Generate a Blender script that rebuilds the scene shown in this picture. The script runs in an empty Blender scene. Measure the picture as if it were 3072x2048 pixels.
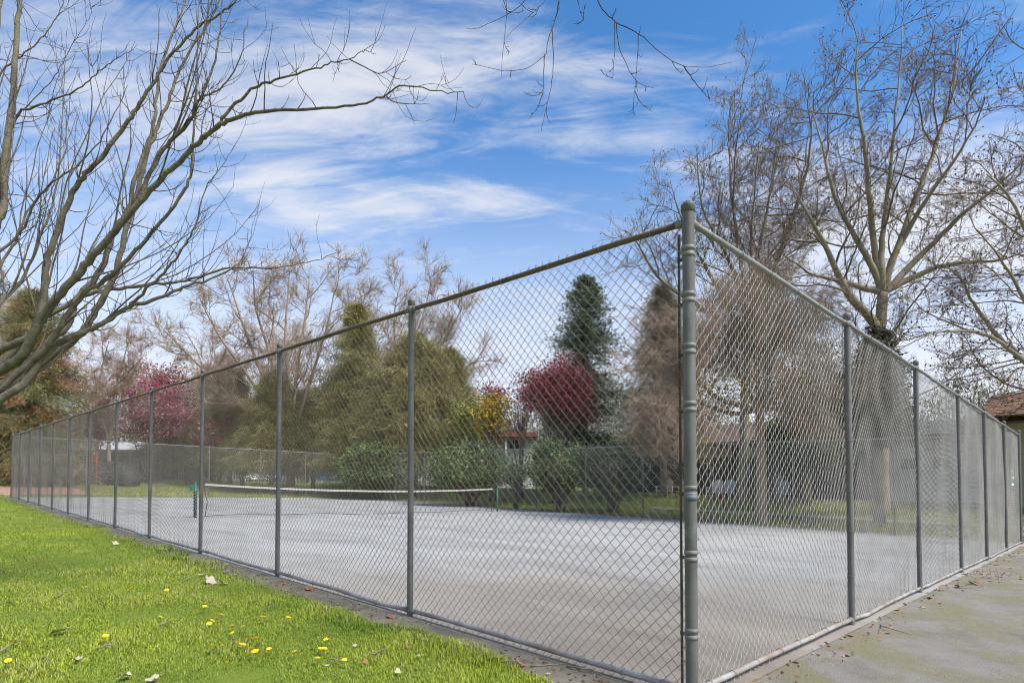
import bpy, math, random
import numpy as np
from mathutils import Vector

scn = bpy.context.scene
COL = scn.collection
R = math.radians

# ------------------------------------------------------------------ camera
CAM = np.array([-3.486, -1.865, 1.361])
YAW, PIT, F, V0 = .7836, .0287, 1806.2, 1396.3
FW = np.array([math.sin(YAW)*math.cos(PIT), math.cos(YAW)*math.cos(PIT), math.sin(PIT)])
RT = np.array([math.cos(YAW), -math.sin(YAW), 0.])
UP = np.cross(RT, FW)
cd = bpy.data.cameras.new('camera'); cam = bpy.data.objects.new('camera', cd); COL.objects.link(cam)
cam.location = CAM; cam.rotation_euler = (math.pi/2+PIT, 0, -YAW)
cd.sensor_width = 36; cd.lens = F/3072*36; cd.shift_y = (V0-1024)/3072
cd.clip_start = .05; cd.clip_end = 3000
scn.camera = cam
scn.cycles.filter_width = 1.05

# ------------------------------------------------------------------ light
SUN_EL, SUN_AZ = R(50), R(170)          # azimuth measured from +Y towards +X
sd = bpy.data.lights.new('sun', 'SUN'); so = bpy.data.objects.new('sun', sd); COL.objects.link(so)
sd.energy = 2.5; sd.angle = R(22); sd.color = (1, .94, .86)
sdir = Vector((math.sin(SUN_AZ)*math.cos(SUN_EL), math.cos(SUN_AZ)*math.cos(SUN_EL), math.sin(SUN_EL)))
so.rotation_euler = sdir.to_track_quat('Z', 'Y').to_euler()
so.location = (0, 0, 60)
vs = scn.view_settings
vs.view_transform = 'Standard'; vs.look = 'None'; vs.gamma = 1; vs.use_curve_mapping = False
vs.exposure = 1.25

world = bpy.data.worlds.new('World'); scn.world = world; world.use_nodes = True
wn, wl = world.node_tree.nodes, world.node_tree.links
wn.clear()
def N(t, **k):
    n = wn.new(t)
    for a, b in k.items(): setattr(n, a, b)
    return n
def mth(op, a, b=None, c=None, clamp=False):
    n = N('ShaderNodeMath', operation=op); n.use_clamp = clamp
    for i, x in enumerate((a, b, c)):
        if x is None: continue
        if isinstance(x, (int, float)): n.inputs[i].default_value = x
        else: wl.new(x, n.inputs[i])
    return n.outputs[0]
def maprange(x, a, b, c=0., d=1., smooth=True):
    n = N('ShaderNodeMapRange'); n.interpolation_type = 'SMOOTHSTEP' if smooth else 'LINEAR'
    wl.new(x, n.inputs[0])
    for i, q in enumerate((a, b, c, d)): n.inputs[1+i].default_value = q
    return n.outputs[0]
def cmix(fac, a, b, mode='MIX'):
    n = N('ShaderNodeMix', data_type='RGBA', blend_type=mode)
    for s, x in ((0, fac), (6, a), (7, b)):
        if isinstance(x, (int, float)): n.inputs[s].default_value = x
        elif isinstance(x, tuple): n.inputs[s].default_value = (*x, 1)
        else: wl.new(x, n.inputs[s])
    return n.outputs[2]
sky = N('ShaderNodeTexSky', sky_type='NISHITA'); sky.sun_disc = False
sky.sun_elevation = SUN_EL; sky.sun_rotation = SUN_AZ; sky.air_density = 1.0; sky.dust_density = .6; sky.ozone_density = 3.0
tc = N('ShaderNodeTexCoord')
sep = N('ShaderNodeSeparateXYZ'); wl.new(tc.outputs['Generated'], sep.inputs[0])
zc = mth('MAXIMUM', sep.outputs[2], 0.)
den = mth('ADD', zc, .16)
comb = N('ShaderNodeCombineXYZ')
wl.new(mth('DIVIDE', sep.outputs[0], den), comb.inputs[0]); wl.new(mth('DIVIDE', sep.outputs[1], den), comb.inputs[1])
def clouds(rot, sc, scale, detail, rough, dist, w):
    vr = N('ShaderNodeVectorRotate', rotation_type='Z_AXIS'); wl.new(comb.outputs[0], vr.inputs[0]); vr.inputs['Angle'].default_value = rot
    mp = N('ShaderNodeMapping'); wl.new(vr.outputs[0], mp.inputs[0])
    mp.inputs['Scale'].default_value = (*sc, 1); mp.inputs['Location'].default_value = (w, w*.7, 0)
    nz = N('ShaderNodeTexNoise'); wl.new(mp.outputs[0], nz.inputs['Vector'])
    nz.inputs['Scale'].default_value = scale; nz.inputs['Detail'].default_value = detail
    nz.inputs['Roughness'].default_value = rough; nz.inputs['Distortion'].default_value = dist
    return nz.outputs[0]
c1 = clouds(R(38), (1., 2.6), .95, 12, .62, 1.1, 3.1)
c2 = clouds(R(52), (1., 3.4), 3.0, 12, .66, .9, 7.7)
big = clouds(R(45), (1., 1.6), .55, 3, .5, .2, 11.3)
def lobe(px, py, sx, sy, amp):
    # a bank of thin cloud lying in a given part of the real sky (direction, not screen)
    d = FW + (px-1536)/F*RT + (V0-py)/F*UP
    cx, cy = d[0]/(d[2]/np.linalg.norm(d)+.16)/np.linalg.norm(d), d[1]/(d[2]/np.linalg.norm(d)+.16)/np.linalg.norm(d)
    sb = N('ShaderNodeVectorMath', operation='SUBTRACT'); wl.new(comb.outputs[0], sb.inputs[0]); sb.inputs[1].default_value = (cx, cy, 0)
    vr = N('ShaderNodeVectorRotate', rotation_type='Z_AXIS'); wl.new(sb.outputs[0], vr.inputs[0]); vr.inputs['Angle'].default_value = YAW
    mp = N('ShaderNodeMapping'); wl.new(vr.outputs[0], mp.inputs[0])
    mp.inputs['Scale'].default_value = (1/sx, 1/sy, 0)
    ln = N('ShaderNodeVectorMath', operation='LENGTH'); wl.new(mp.outputs[0], ln.inputs[0])
    return mth('MULTIPLY', maprange(ln.outputs['Value'], 0., 1., 1., 0.), amp)
dens = mth('ADD', mth('MULTIPLY', c1, .62), mth('MULTIPLY', c2, .46))
dens = mth('ADD', dens, mth('MULTIPLY', big, .25))
for L in ((1250, 190, .45, .16, .17), (700, 330, .55, .22, .14), (900, 550, .5, .22, .10), (1400, 600, .42, .13, .16), (1500, 420, .4, .12, .08),
          (2750, 700, .9, .55, .26), (2750, 150, .5, .35, -.12), (2000, 60, .8, .2, -.10), (1650, 760, .6, .3, -.06)):
    dens = mth('ADD', dens, lobe(*L))
cl = maprange(dens, .60, .90)
horiz = maprange(sep.outputs[2], .10, .60, 1., 0.)
skyc = cmix(1., sky.outputs[0], (.68, 1.30, 1.70), 'MULTIPLY')
CLOUD = (6.6, 6.7, 7.0)
m1 = cmix(mth('MULTIPLY', cl, .85, clamp=True), skyc, CLOUD)
m2 = cmix(mth('MULTIPLY', mth('POWER', horiz, 1.5), .93, clamp=True), m1, (6.9, 7.1, 7.7))
bg = N('ShaderNodeBackground'); bg.inputs[1].default_value = .055
wl.new(m2, bg.inputs[0])
wo = N('ShaderNodeOutputWorld'); wl.new(bg.outputs[0], wo.inputs[0])

# ------------------------------------------------------------------ terrain height
def S(t):
    t = np.asarray(t, float); a = np.abs(t)
    return np.sign(t)*np.where(a < 45, a, 45+15*(1-np.exp(-np.maximum(a-45, 0)/15)))
def G(x, y):
    x = np.asarray(x, float); y = np.asarray(y, float)
    e = np.clip(np.maximum((x-19.6)/8., (y-42.)/22.), 0, 1)
    return -.0182*S(x)+.0179*S(y)+.95*e*e*(3-2*e)
def ray(u, v): return FW+(u-1536)/F*RT+(V0-v)/F*UP
def P(u, v, D): return CAM+D*ray(u, v)
def ga(u, v):
    r = ray(u, v); n = np.array([.0182, -.0179, 1.]); return CAM-(n@CAM)/(n@r)*r
def W(u, D):
    p = CAM+D*ray(u, V0); return np.array([p[0], p[1], float(G(p[0], p[1]))])
def ZV(v, D): return CAM[2]+D*((V0-v)/F*math.cos(PIT)+math.sin(PIT))

# ------------------------------------------------------------------ materials
def mat(name, cols, scale=6., detail=5., rough=.8, metal=0., bump=0., bscale=None, attr=None, coord='Object', stretch=(1, 1, 1), spec=.3, lo=.3, hi=.7, dist=0., wear=None, speck=None):
    m = bpy.data.materials.new(name); m.use_nodes = True
    nt = m.node_tree; n, l = nt.nodes, nt.links
    b = n['Principled BSDF']; b.inputs['Roughness'].default_value = rough; b.inputs['Metallic'].default_value = metal
    b.inputs['Specular IOR Level'].default_value = spec
    t = n.new('ShaderNodeTexCoord'); mp = n.new('ShaderNodeMapping'); l.new(t.outputs[coord], mp.inputs[0]); mp.inputs['Scale'].default_value = stretch
    nz = n.new('ShaderNodeTexNoise'); l.new(mp.outputs[0], nz.inputs['Vector'])
    nz.inputs['Scale'].default_value = scale; nz.inputs['Detail'].default_value = detail; nz.inputs['Roughness'].default_value = .62; nz.inputs['Distortion'].default_value = dist
    rp = n.new('ShaderNodeValToRGB'); l.new(nz.outputs[0], rp.inputs[0])
    el = rp.color_ramp.elements
    while len(el) < len(cols): el.new(.5)
    for i, c in enumerate(cols):
        el[i].position = lo+(hi-lo)*i/max(1, len(cols)-1); el[i].color = (*c, 1)
    out = rp.outputs[0]
    if wear:       # (colour, scale, threshold lo, hi)
        n2 = n.new('ShaderNodeTexNoise'); l.new(t.outputs[coord], n2.inputs['Vector']); n2.inputs['Scale'].default_value = wear[1]; n2.inputs['Detail'].default_value = 7; n2.inputs['Roughness'].default_value = .7
        mr = n.new('ShaderNodeMapRange'); l.new(n2.outputs[0], mr.inputs[0]); mr.inputs[1].default_value = wear[2]; mr.inputs[2].default_value = wear[3]
        mx = n.new('ShaderNodeMix'); mx.data_type = 'RGBA'; l.new(mr.outputs[0], mx.inputs[0]); l.new(out, mx.inputs[6]); mx.inputs[7].default_value = (*wear[0], 1)
        out = mx.outputs[2]
    if speck:      # (scale, amount): grit
        n3 = n.new('ShaderNodeTexNoise'); l.new(t.outputs[coord], n3.inputs['Vector']); n3.inputs['Scale'].default_value = speck[0]; n3.inputs['Detail'].default_value = 3; n3.inputs['Roughness'].default_value = .8
        mr = n.new('ShaderNodeMapRange'); l.new(n3.outputs[0], mr.inputs[0]); mr.inputs[1].default_value = .3; mr.inputs[2].default_value = .7; mr.inputs[3].default_value = 1-speck[1]; mr.inputs[4].default_value = 1+speck[1]*.8
        mx = n.new('ShaderNodeMix'); mx.data_type = 'RGBA'; mx.blend_type = 'MULTIPLY'; mx.inputs[0].default_value = 1; l.new(out, mx.inputs[6]); l.new(mr.outputs[0], mx.inputs[7]); out = mx.outputs[2]
    if attr:
        a = n.new('ShaderNodeAttribute'); a.attribute_name = attr
        mx = n.new('ShaderNodeMix'); mx.data_type = 'RGBA'; mx.blend_type = 'MULTIPLY'; mx.inputs[0].default_value = 1
        l.new(out, mx.inputs[6]); l.new(a.outputs['Color'], mx.inputs[7]); out = mx.outputs[2]
    l.new(out, b.inputs['Base Color'])
    if bump:
        bn = n.new('ShaderNodeTexNoise'); l.new(mp.outputs[0], bn.inputs['Vector']); bn.inputs['Scale'].default_value = bscale or scale*4; bn.inputs['Detail'].default_value = 6
        bp = n.new('ShaderNodeBump'); bp.inputs['Strength'].default_value = bump; bp.inputs['Distance'].default_value = .02
        l.new(bn.outputs[0], bp.inputs['Height']); l.new(bp.outputs[0], b.inputs['Normal'])
    return m
def flat(name, c, rough=.6, metal=0., spec=.4, var=.12):
    return mat(name, [tuple(x*(1-var) for x in c), tuple(min(1, x*(1+var)) for x in c)], 9, 5, rough, metal, .08, 60, spec=spec)

M = {}
M['post'] = mat('galvanised_post_weathered', [(.105, .10, .092), (.15, .145, .135), (.20, .193, .18)], 5, 7, .6, .1, .15, 90, stretch=(1, 1, .35), wear=((.19, .20, .185), 3.5, .56, .66))
M['fitting'] = mat('galvanised_fitting', [(.17, .168, .16), (.25, .247, .235)], 14, 6, .55, .1, .1, 80)
M['rail_rust'] = mat('rail_rusty', [(.07, .052, .036), (.13, .098, .066), (.17, .105, .065)], 3.2, 7, .75, .05, .2, 70, wear=((.16, .145, .12), 2.0, .54, .68))
M['rail'] = mat('rail_galvanised', [(.20, .198, .19), (.29, .287, .275)], 6, 7, .55, .1, .12, 70)
M['rail_low'] = mat('rail_low_pale', [(.24, .21, .18), (.33, .30, .27), (.42, .41, .40)], 4, 7, .6, .05, .15, 70, wear=((.25, .17, .12), 1.3, .50, .66))
M['wire'] = mat('wire_zinc', [(.30, .28, .25), (.44, .42, .38)], 3, 4, .55, .1, 0, spec=.4)
M['wire_brown'] = mat('wire_weathered', [(.15, .125, .10), (.29, .26, .22)], 2, 4, .6, .1, 0, spec=.4)
M['bar'] = mat('tension_bar_rust', [(.07, .055, .04), (.15, .12, .085)], 7, 6, .75, .2, .2, 60)
M['court'] = mat('court_asphalt', [(.27, .262, .245), (.36, .35, .33), (.42, .412, .395)], .5, 11, .9, 0, .35, 160, dist=.9, spec=.2, stretch=(1.6, .7, 1), speck=(140, .30), wear=((.27, .26, .24), .8, .58, .74))
nt_ = M['court'].node_tree; n_, l_ = nt_.nodes, nt_.links; b_ = n_['Principled BSDF']; src = b_.inputs['Base Color'].links[0].from_socket
t_ = n_.new('ShaderNodeTexCoord'); ds = n_.new('ShaderNodeVectorMath'); ds.operation = 'DISTANCE'; l_.new(t_.outputs['Object'], ds.inputs[0]); ds.inputs[1].default_value = (.6, .2, 0)
nz_ = n_.new('ShaderNodeTexNoise'); nz_.inputs['Scale'].default_value = .45; nz_.inputs['Detail'].default_value = 8; l_.new(t_.outputs['Object'], nz_.inputs['Vector'])
ma = n_.new('ShaderNodeMath'); ma.operation = 'MULTIPLY_ADD'; l_.new(nz_.outputs[0], ma.inputs[0]); ma.inputs[1].default_value = 7.; l_.new(ds.outputs['Value'], ma.inputs[2])
mr_ = n_.new('ShaderNodeMapRange'); mr_.interpolation_type = 'SMOOTHSTEP'; l_.new(ma.outputs[0], mr_.inputs[0]); mr_.inputs[1].default_value = 4.; mr_.inputs[2].default_value = 12.; mr_.inputs[3].default_value = 1; mr_.inputs[4].default_value = 0
mx_ = n_.new('ShaderNodeMix'); mx_.data_type = 'RGBA'; mx_.blend_type = 'MULTIPLY'; l_.new(mr_.outputs[0], mx_.inputs[0]); l_.new(src, mx_.inputs[6]); mx_.inputs[7].default_value = (.80, .71, .62, 1); l_.new(mx_.outputs[2], b_.inputs['Base Color'])   # brown staining near the corner, with viewing-angle and haze tone painted in
M['pave'] = mat('pavement_asphalt', [(.20, .178, .15), (.275, .25, .215), (.315, .29, .255)], 2.2, 10, .95, 0, .9, 110, spec=.12, wear=((.25, .228, .14), 1.3, .47, .60), speck=(110, .45))
M['strip'] = mat('strip_dirt', [(.14, .12, .085), (.22, .19, .14), (.29, .26, .20)], 3.5, 9, .95, 0, .6, 60, spec=.1, wear=((.13, .14, .05), 1.7, .52, .66))
M['lawn'] = mat('lawn_soil', [(.095, .13, .018), (.16, .20, .028), (.20, .215, .05)], 1.6, 9, .95, 0, .7, 25, spec=.1, wear=((.17, .15, .06), .35, .56, .74))
M['sand'] = mat('playground_bark', [(.30, .17, .12), (.42, .27, .20)], 2, 8, .95, 0, .4, 30, spec=.1)
M['concrete'] = mat('concrete_path', [(.22, .21, .17), (.32, .31, .26)], 2, 8, .9, 0, .3, 60, spec=.2)
M['grass'] = mat('grass_blades', [(.9, .9, .9), (1, 1, 1)], 3, 3, .6, 0, 0, attr='Col', spec=.25)
M['bark_near'] = mat('bark_grey_green', [(.085, .072, .054), (.16, .138, .105), (.20, .185, .12)], 9, 8, .9, 0, .7, 45, spec=.15, wear=((.20, .195, .10), 3, .55, .72))
M['twig'] = mat('twig_brown', [(.05, .037, .03), (.105, .08, .064)], 4, 3, .85, 0, 0, spec=.15)
M['bark_syc'] = mat('bark_sycamore', [(.20, .165, .115), (.30, .255, .19), (.40, .36, .29)], 1.6, 8, .9, 0, .5, 20, spec=.15, wear=((.26, .235, .12), .6, .48, .62))
M['branch_grey'] = mat('branch_greybrown', [(.15, .11, .082), (.25, .195, .15)], 2, 4, .85, 0, 0, spec=.15)
M['branch_tan'] = mat('branch_tan', [(.27, .195, .14), (.42, .32, .245)], 2, 4, .85, 0, 0, spec=.15)
M['seed'] = mat('seed_ball', [(.06, .045, .035), (.10, .075, .055)], 9, 3, .9, spec=.1)
M['fol'] = mat('foliage', [(.85, .85, .85), (1, 1, 1)], 2, 3, .65, 0, 0, attr='Col', spec=.2)
M['white'] = flat('white_paint', (.74, .74, .74), .55)
M['offwhite'] = flat('offwhite_paint', (.56, .56, .55), .6)
M['glass'] = flat('window_glass', (.03, .035, .04), .08, 0, .6)
M['dark'] = flat('dark_stain', (.035, .033, .033), .8)
M['darkwood_and_shade'] = mat('dark_timber_and_shade', [(.045, .042, .042), (.085, .08, .08)], 2, 6, .85, 0, .3, 40, stretch=(4, 4, .4))
M['brown'] = flat('brown_timber', (.11, .075, .055), .8)
M['redbrown'] = flat('roof_redbrown', (.19, .07, .055), .8)
M['orangeroof'] = flat('roof_orange_brown', (.26, .125, .07), .85)
M['tile'] = mat('roof_tile_brown', [(.14, .075, .045), (.24, .13, .075)], 3, 6, .9, 0, .3, 30, wear=((.10, .11, .03), .8, .58, .68))
M['greysid'] = flat('siding_bluegrey', (.36, .38, .41), .7)
M['bluebase'] = flat('blue_base', (.12, .24, .46), .7)
M['beige'] = flat('wall_olive_beige', (.36, .34, .22), .85)
M['tanwood'] = flat('chair_tan', (.50, .43, .34), .7)
M['turq'] = flat('turquoise_cloth', (.05, .38, .42), .8)
M['red'] = flat('red_paint', (.50, .06, .05), .45)
M['green'] = flat('green_paint', (.02, .13, .10), .45)
M['greenpale'] = flat('sign_green', (.05, .22, .16), .7)
M['netband'] = flat('net_band', (.40, .385, .34), .8)
M['netcord'] = flat('net_cord', (.03, .03, .03), .8)
M['bluetape'] = flat('blue_tape', (.13, .165, .19), .5)
M['dand'] = mat('dandelion_yellow', [(.80, .50, .01), (.95, .72, .02)], 40, 3, .6)
M['stem'] = flat('stem_green', (.16, .24, .05), .6)
M['leafdry'] = mat('dry_leaf_pale', [(.36, .29, .20), (.52, .46, .37)], 25, 5, .8)
M['leafbrown'] = mat('dry_leaf_brown', [(.22, .10, .05), (.36, .19, .10)], 25, 5, .8)
M['leafyellow'] = mat('dry_leaf_yellow', [(.55, .45, .12), (.65, .56, .25)], 25, 5, .8)
M['stick'] = mat('stick', [(.16, .125, .09), (.30, .26, .20)], 20, 5, .9)
M['tyre'] = flat('tyre_rubber', (.02, .02, .02), .8)
M['lamp'] = flat('lamp_lens', (.6, .6, .55), .2)
M['pebble'] = flat('pebble_white', (.62, .61, .58), .7)

# ------------------------------------------------------------------ mesh helpers
class Geo:
    def __init__(s): s.v, s.f4, s.f3, s.c, s.n = [], [], [], [], 0
    def add(s, v, q=None, t=None, c=None):
        v = np.asarray(v, float).reshape(-1, 3)
        if q is not None and len(q): s.f4.append(np.asarray(q, int).reshape(-1, 4)+s.n)
        if t is not None and len(t): s.f3.append(np.asarray(t, int).reshape(-1, 3)+s.n)
        s.v.append(v); s.n += len(v)
        if c is None: c = np.ones((len(v), 3))
        else:
            c = np.asarray(c, float)
            if c.ndim == 1: c = np.tile(c, (len(v), 1))
        s.c.append(c); return s
    def box(s, a, b, c=None):
        x0, y0, z0 = a; x1, y1, z1 = b
        v = [(x0, y0, z0), (x1, y0, z0), (x1, y1, z0), (x0, y1, z0), (x0, y0, z1), (x1, y0, z1), (x1, y1, z1), (x0, y1, z1)]
        return s.add(v, [(0, 3, 2, 1), (4, 5, 6, 7), (0, 1, 5, 4), (1, 2, 6, 5), (2, 3, 7, 6), (3, 0, 4, 7)], c=c)
    def prism(s, prof, y0, y1):
        n = len(prof); v = [(a, y0, z) for a, z in prof]+[(a, y1, z) for a, z in prof]
        q = [(i, (i+1) % n, n+(i+1) % n, n+i) for i in range(n)]
        t = [(0, i+1, i) for i in range(1, n-1)]+[(n, n+i, n+i+1) for i in range(1, n-1)]
        return s.add(v, q, t)
    def frusta(s, p0, p1, r0, r1, n=3, c=None):
        p0 = np.asarray(p0, float).reshape(-1, 3); p1 = np.asarray(p1, float).reshape(-1, 3); k = len(p0)
        if not k: return s
        r0 = np.broadcast_to(np.asarray(r0, float), (k,)); r1 = np.broadcast_to(np.asarray(r1, float), (k,))
        d = p1-p0; d /= np.linalg.norm(d, axis=1, keepdims=True)+1e-9
        ref = np.where(np.abs(d[:, 2:3]) < .9, np.array([[0, 0, 1.]]), np.array([[1., 0, 0]]))
        a = np.cross(d, ref); a /= np.linalg.norm(a, axis=1, keepdims=True)+1e-9; b = np.cross(d, a)
        th = np.arange(n)*2*np.pi/n; cs, sn = np.cos(th)[None, :, None], np.sin(th)[None, :, None]
        ring = a[:, None]*cs+b[:, None]*sn
        v = np.concatenate([p0[:, None]+ring*r0[:, None, None], p1[:, None]+ring*r1[:, None, None]], 1).reshape(-1, 3)
        i = np.arange(n); j = (i+1) % n
        q = np.stack([i, i+n, j+n, j], 1)[None]+(np.arange(k)*2*n)[:, None, None]
        cc = None
        if c is not None:
            c = np.asarray(c, float); cc = np.repeat(c, 2*n, 0) if c.ndim == 2 else c
        return s.add(v, q.reshape(-1, 4), c=cc)
    def tube(s, pts, rad, n=8, caps=True):
        pts = np.asarray(pts, float); k = len(pts); rad = np.broadcast_to(np.asarray(rad, float), (k,))
        tg = np.gradient(pts, axis=0); tg /= np.linalg.norm(tg, axis=1, keepdims=True)+1e-9
        ref = np.array([0, 0, 1.]) if abs(tg[0][2]) < .9 else np.array([1., 0, 0])
        a = np.cross(tg[0], ref); a /= np.linalg.norm(a); V = []
        th = np.arange(n)*2*np.pi/n
        for i in range(k):
            a = a-tg[i]*(a@tg[i]); a /= np.linalg.norm(a)+1e-9; b = np.cross(tg[i], a)
            V.append(pts[i]+rad[i]*(np.cos(th)[:, None]*a+np.sin(th)[:, None]*b))
        q = [(i*n+j, i*n+(j+1) % n, (i+1)*n+(j+1) % n, (i+1)*n+j) for i in range(k-1) for j in range(n)]
        V = np.concatenate(V); t = []
        if caps:
            V = np.concatenate([V, [pts[0], pts[-1]]]); c0, c1 = k*n, k*n+1
            t = [(c0, (j+1) % n, j) for j in range(n)]+[(c1, (k-1)*n+j, (k-1)*n+(j+1) % n) for j in range(n)]
        return s.add(V, q, t)
    def lathe(s, prof, n=16, c0=(0, 0, 0)):
        th = np.arange(n)*2*np.pi/n; V = np.array([(c0[0]+r*math.cos(a), c0[1]+r*math.sin(a), c0[2]+z) for r, z in prof for a in th])
        q = [(i*n+j, i*n+(j+1) % n, (i+1)*n+(j+1) % n, (i+1)*n+j) for i in range(len(prof)-1) for j in range(n)]
        return s.add(V, q)
    def leaves(s, cen, L, Wd, dirs, col, rng):
        # small pointed leaf quads: length along dirs
        k = len(cen); dirs = dirs/(np.linalg.norm(dirs, axis=1, keepdims=True)+1e-9)
        rn = rng.normal(size=(k, 3)); a = np.cross(dirs, rn); a /= np.linalg.norm(a, axis=1, keepdims=True)+1e-9
        L = np.broadcast_to(L, (k,))[:, None]; Wd = np.broadcast_to(Wd, (k,))[:, None]
        v = np.stack([cen-dirs*L*.5, cen+a*Wd*.5, cen+dirs*L*.5, cen-a*Wd*.5], 1).reshape(-1, 3)
        q = np.arange(k*4).reshape(-1, 4)
        return s.add(v, q, c=np.repeat(col, 4, 0))
    def mesh(s, name, smooth=True):
        me = bpy.data.meshes.new(name)
        v = np.concatenate(s.v) if s.v else np.zeros((0, 3))
        f4 = np.concatenate(s.f4) if s.f4 else np.zeros((0, 4), int); f3 = np.concatenate(s.f3) if s.f3 else np.zeros((0, 3), int)
        me.vertices.add(len(v)); me.vertices.foreach_set('co', v.ravel())
        nl = f4.size+f3.size; me.loops.add(nl); me.loops.foreach_set('vertex_index', np.concatenate([f4.ravel(), f3.ravel()]).astype(np.int32))
        npoly = len(f4)+len(f3); me.polygons.add(npoly)
        ls = np.concatenate([np.arange(len(f4))*4, f4.size+np.arange(len(f3))*3]).astype(np.int32)
        me.polygons.foreach_set('loop_start', ls)
        me.polygons.foreach_set('use_smooth', np.full(npoly, smooth))
        ca = me.color_attributes.new('Col', 'FLOAT_COLOR', 'POINT')
        c = np.concatenate(s.c); ca.data.foreach_set('color', np.concatenate([c, np.ones((len(c), 1))], 1).ravel())
        me.update(calc_edges=True); me.validate()
        return me
def link(name, me, m=None, parent=None, loc=(0, 0, 0), kind=None, label=None):
    if isinstance(me, Geo): me = me.mesh(name)
    if m is not None and not me.materials: me.materials.append(m)
    o = bpy.data.objects.new(name, me); COL.objects.link(o); o.location = loc
    if parent: o.parent = parent
    if kind: o['kind'] = kind
    if label: o['label'] = label
    return o
def thing(name, label, cat, loc=(0, 0, 0), rz=0., group=None):
    o = bpy.data.objects.new(name, None); COL.objects.link(o); o.empty_display_size = .2
    o.location = loc; o.rotation_euler = (0, 0, rz); o['label'] = label; o['category'] = cat
    if group: o['group'] = group
    return o
def tag(o, label, cat, group=None):
    o['label'] = label; o['category'] = cat
    if group: o['group'] = group
    return o
def flatobj(name, geo, m, parent=None, **k):
    return link(name, geo.mesh(name, False), m, parent, **k)

# ------------------------------------------------------------------ the setting
def axis(segs):
    out = []
    for a, b, n in segs: out += list(np.linspace(a, b, n, endpoint=False))
    return np.array(out+[segs[-1][1]])
def sheet(name, xs, ys, off, m, mask=None, kind='structure', fn=None):
    X, Y = np.meshgrid(xs, ys); Z = G(X, Y)+off
    if fn is not None: Z = Z+fn(X, Y)
    V = np.stack([X.ravel(), Y.ravel(), Z.ravel()], 1); nx, ny = len(xs), len(ys)
    i = np.arange(nx*ny).reshape(ny, nx)
    q = np.stack([i[:-1, :-1], i[:-1, 1:], i[1:, 1:], i[1:, :-1]], -1).reshape(-1, 4)
    g = Geo(); g.add(V, q); o = link(name, g, m); o['kind'] = kind; return o
xs = axis([(-600, -120, 8), (-120, -40, 10), (-40, 60, 100), (60, 120, 15), (120, 700, 8)])
sheet('lawn_ground', xs, xs, -.014, M['lawn'])
sheet('tennis_court_surface', np.linspace(-.05, 18.6, 3), np.linspace(-.06, 36.9, 3), .004, M['court'])
sheet('pavement', axis([(-.46, -.05, 2), (-.05, 30, 20)]), axis([(-9, -.064, 6)]), .004, M['pave'])
# dirt edging between lawn and fence with a ragged outer edge
rng = np.random.default_rng(4)
ys = np.arange(-.06, 38.2, .12); ex = -.42-.10*np.interp(ys, np.arange(-1, 40, .45), rng.random(92))-.05*rng.random(len(ys))
V = []; q = []
for i, y in enumerate(ys):
    V += [(ex[i], y, float(G(ex[i], y))-.03), (-.24, y, float(G(-.3, y))+.004), (-.054, y, float(G(-.05, y))+.004)]
    if i: b = 3*i; q += [(b-3, b-2, b+1, b), (b-2, b-1, b+2, b+1)]
g = Geo().add(V, q); o = link('dirt_edging', g, M['strip']); o['kind'] = 'structure'
sheet('dirt_border', axis([(18.64, 19.5, 2)]), axis([(-.06, 36.9, 30)]), .004, M['strip'])
sheet('playground_bark_bed', axis([(-22, 4.5, 30)]), axis([(40.6, 50, 14)]), .02, M['sand'])
sheet('garden_path', axis([(22.2, 22.7, 2)]), axis([(-2, 14.5, 24)]), .02, M['concrete'])
sheet('road', axis([(-8, 28, 24)]), axis([(66, 72, 4)]), .03, M['concrete'])

# ------------------------------------------------------------------ chain link fence
B = 3.05; H = 2.97; DX = .0853/2; DZ = .0875/2
def panel_mesh(name, slope, seed):
    rg = np.random.default_rng(seed); g = Geo()
    nz = int(round((H+.10)/DZ)); z = -.055+np.arange(nz+1)*DZ
    nw = int(B/DX); ph = rg.random(6)*6.28
    P0, P1 = [], []
    for w in range(nw+1):
        x = w*DX+np.where((np.arange(nz+1)+w) % 2 == 0, DX*.5, -DX*.5)
        yy = np.where((np.arange(nz+1)+w) % 2 == 0, .0035, -.0035)
        bow = .018*np.sin(x*1.9+ph[0])*np.sin(z*2.1+ph[1])+.006*np.sin(x*4.1+ph[2])
        wx = .007*np.sin(z*3.+ph[3]+x)+.003*np.sin(z*9+ph[4]+x*3)
        low = np.exp(-np.maximum(z-.02, 0)/.12)*.008*np.sin(x*23+ph[5])
        wz = .006*np.sin(x*2.3+ph[5])*np.sin(z*1.1)
        p = np.stack([x+wx, yy+bow+low, z+wz+slope*x], 1)
        P0.append(p[:-1]); P1.append(p[1:])
        # twisted end barbs
        for e, s in ((0, -1), (nz, 1)):
            P0.append(p[e:e+1]); P1.append(p[e:e+1]+np.array([[rg.normal()*.012, rg.normal()*.006, s*(.016+.02*rg.random())]]))
    g.frusta(np.concatenate(P0), np.concatenate(P1), .0022, .0022, 4)
    return g.mesh(name)
PAN = {s: [panel_mesh('wire_mesh', s, 5+i) for i in range(3)] for s in (.0179, -.0182)}

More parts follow.
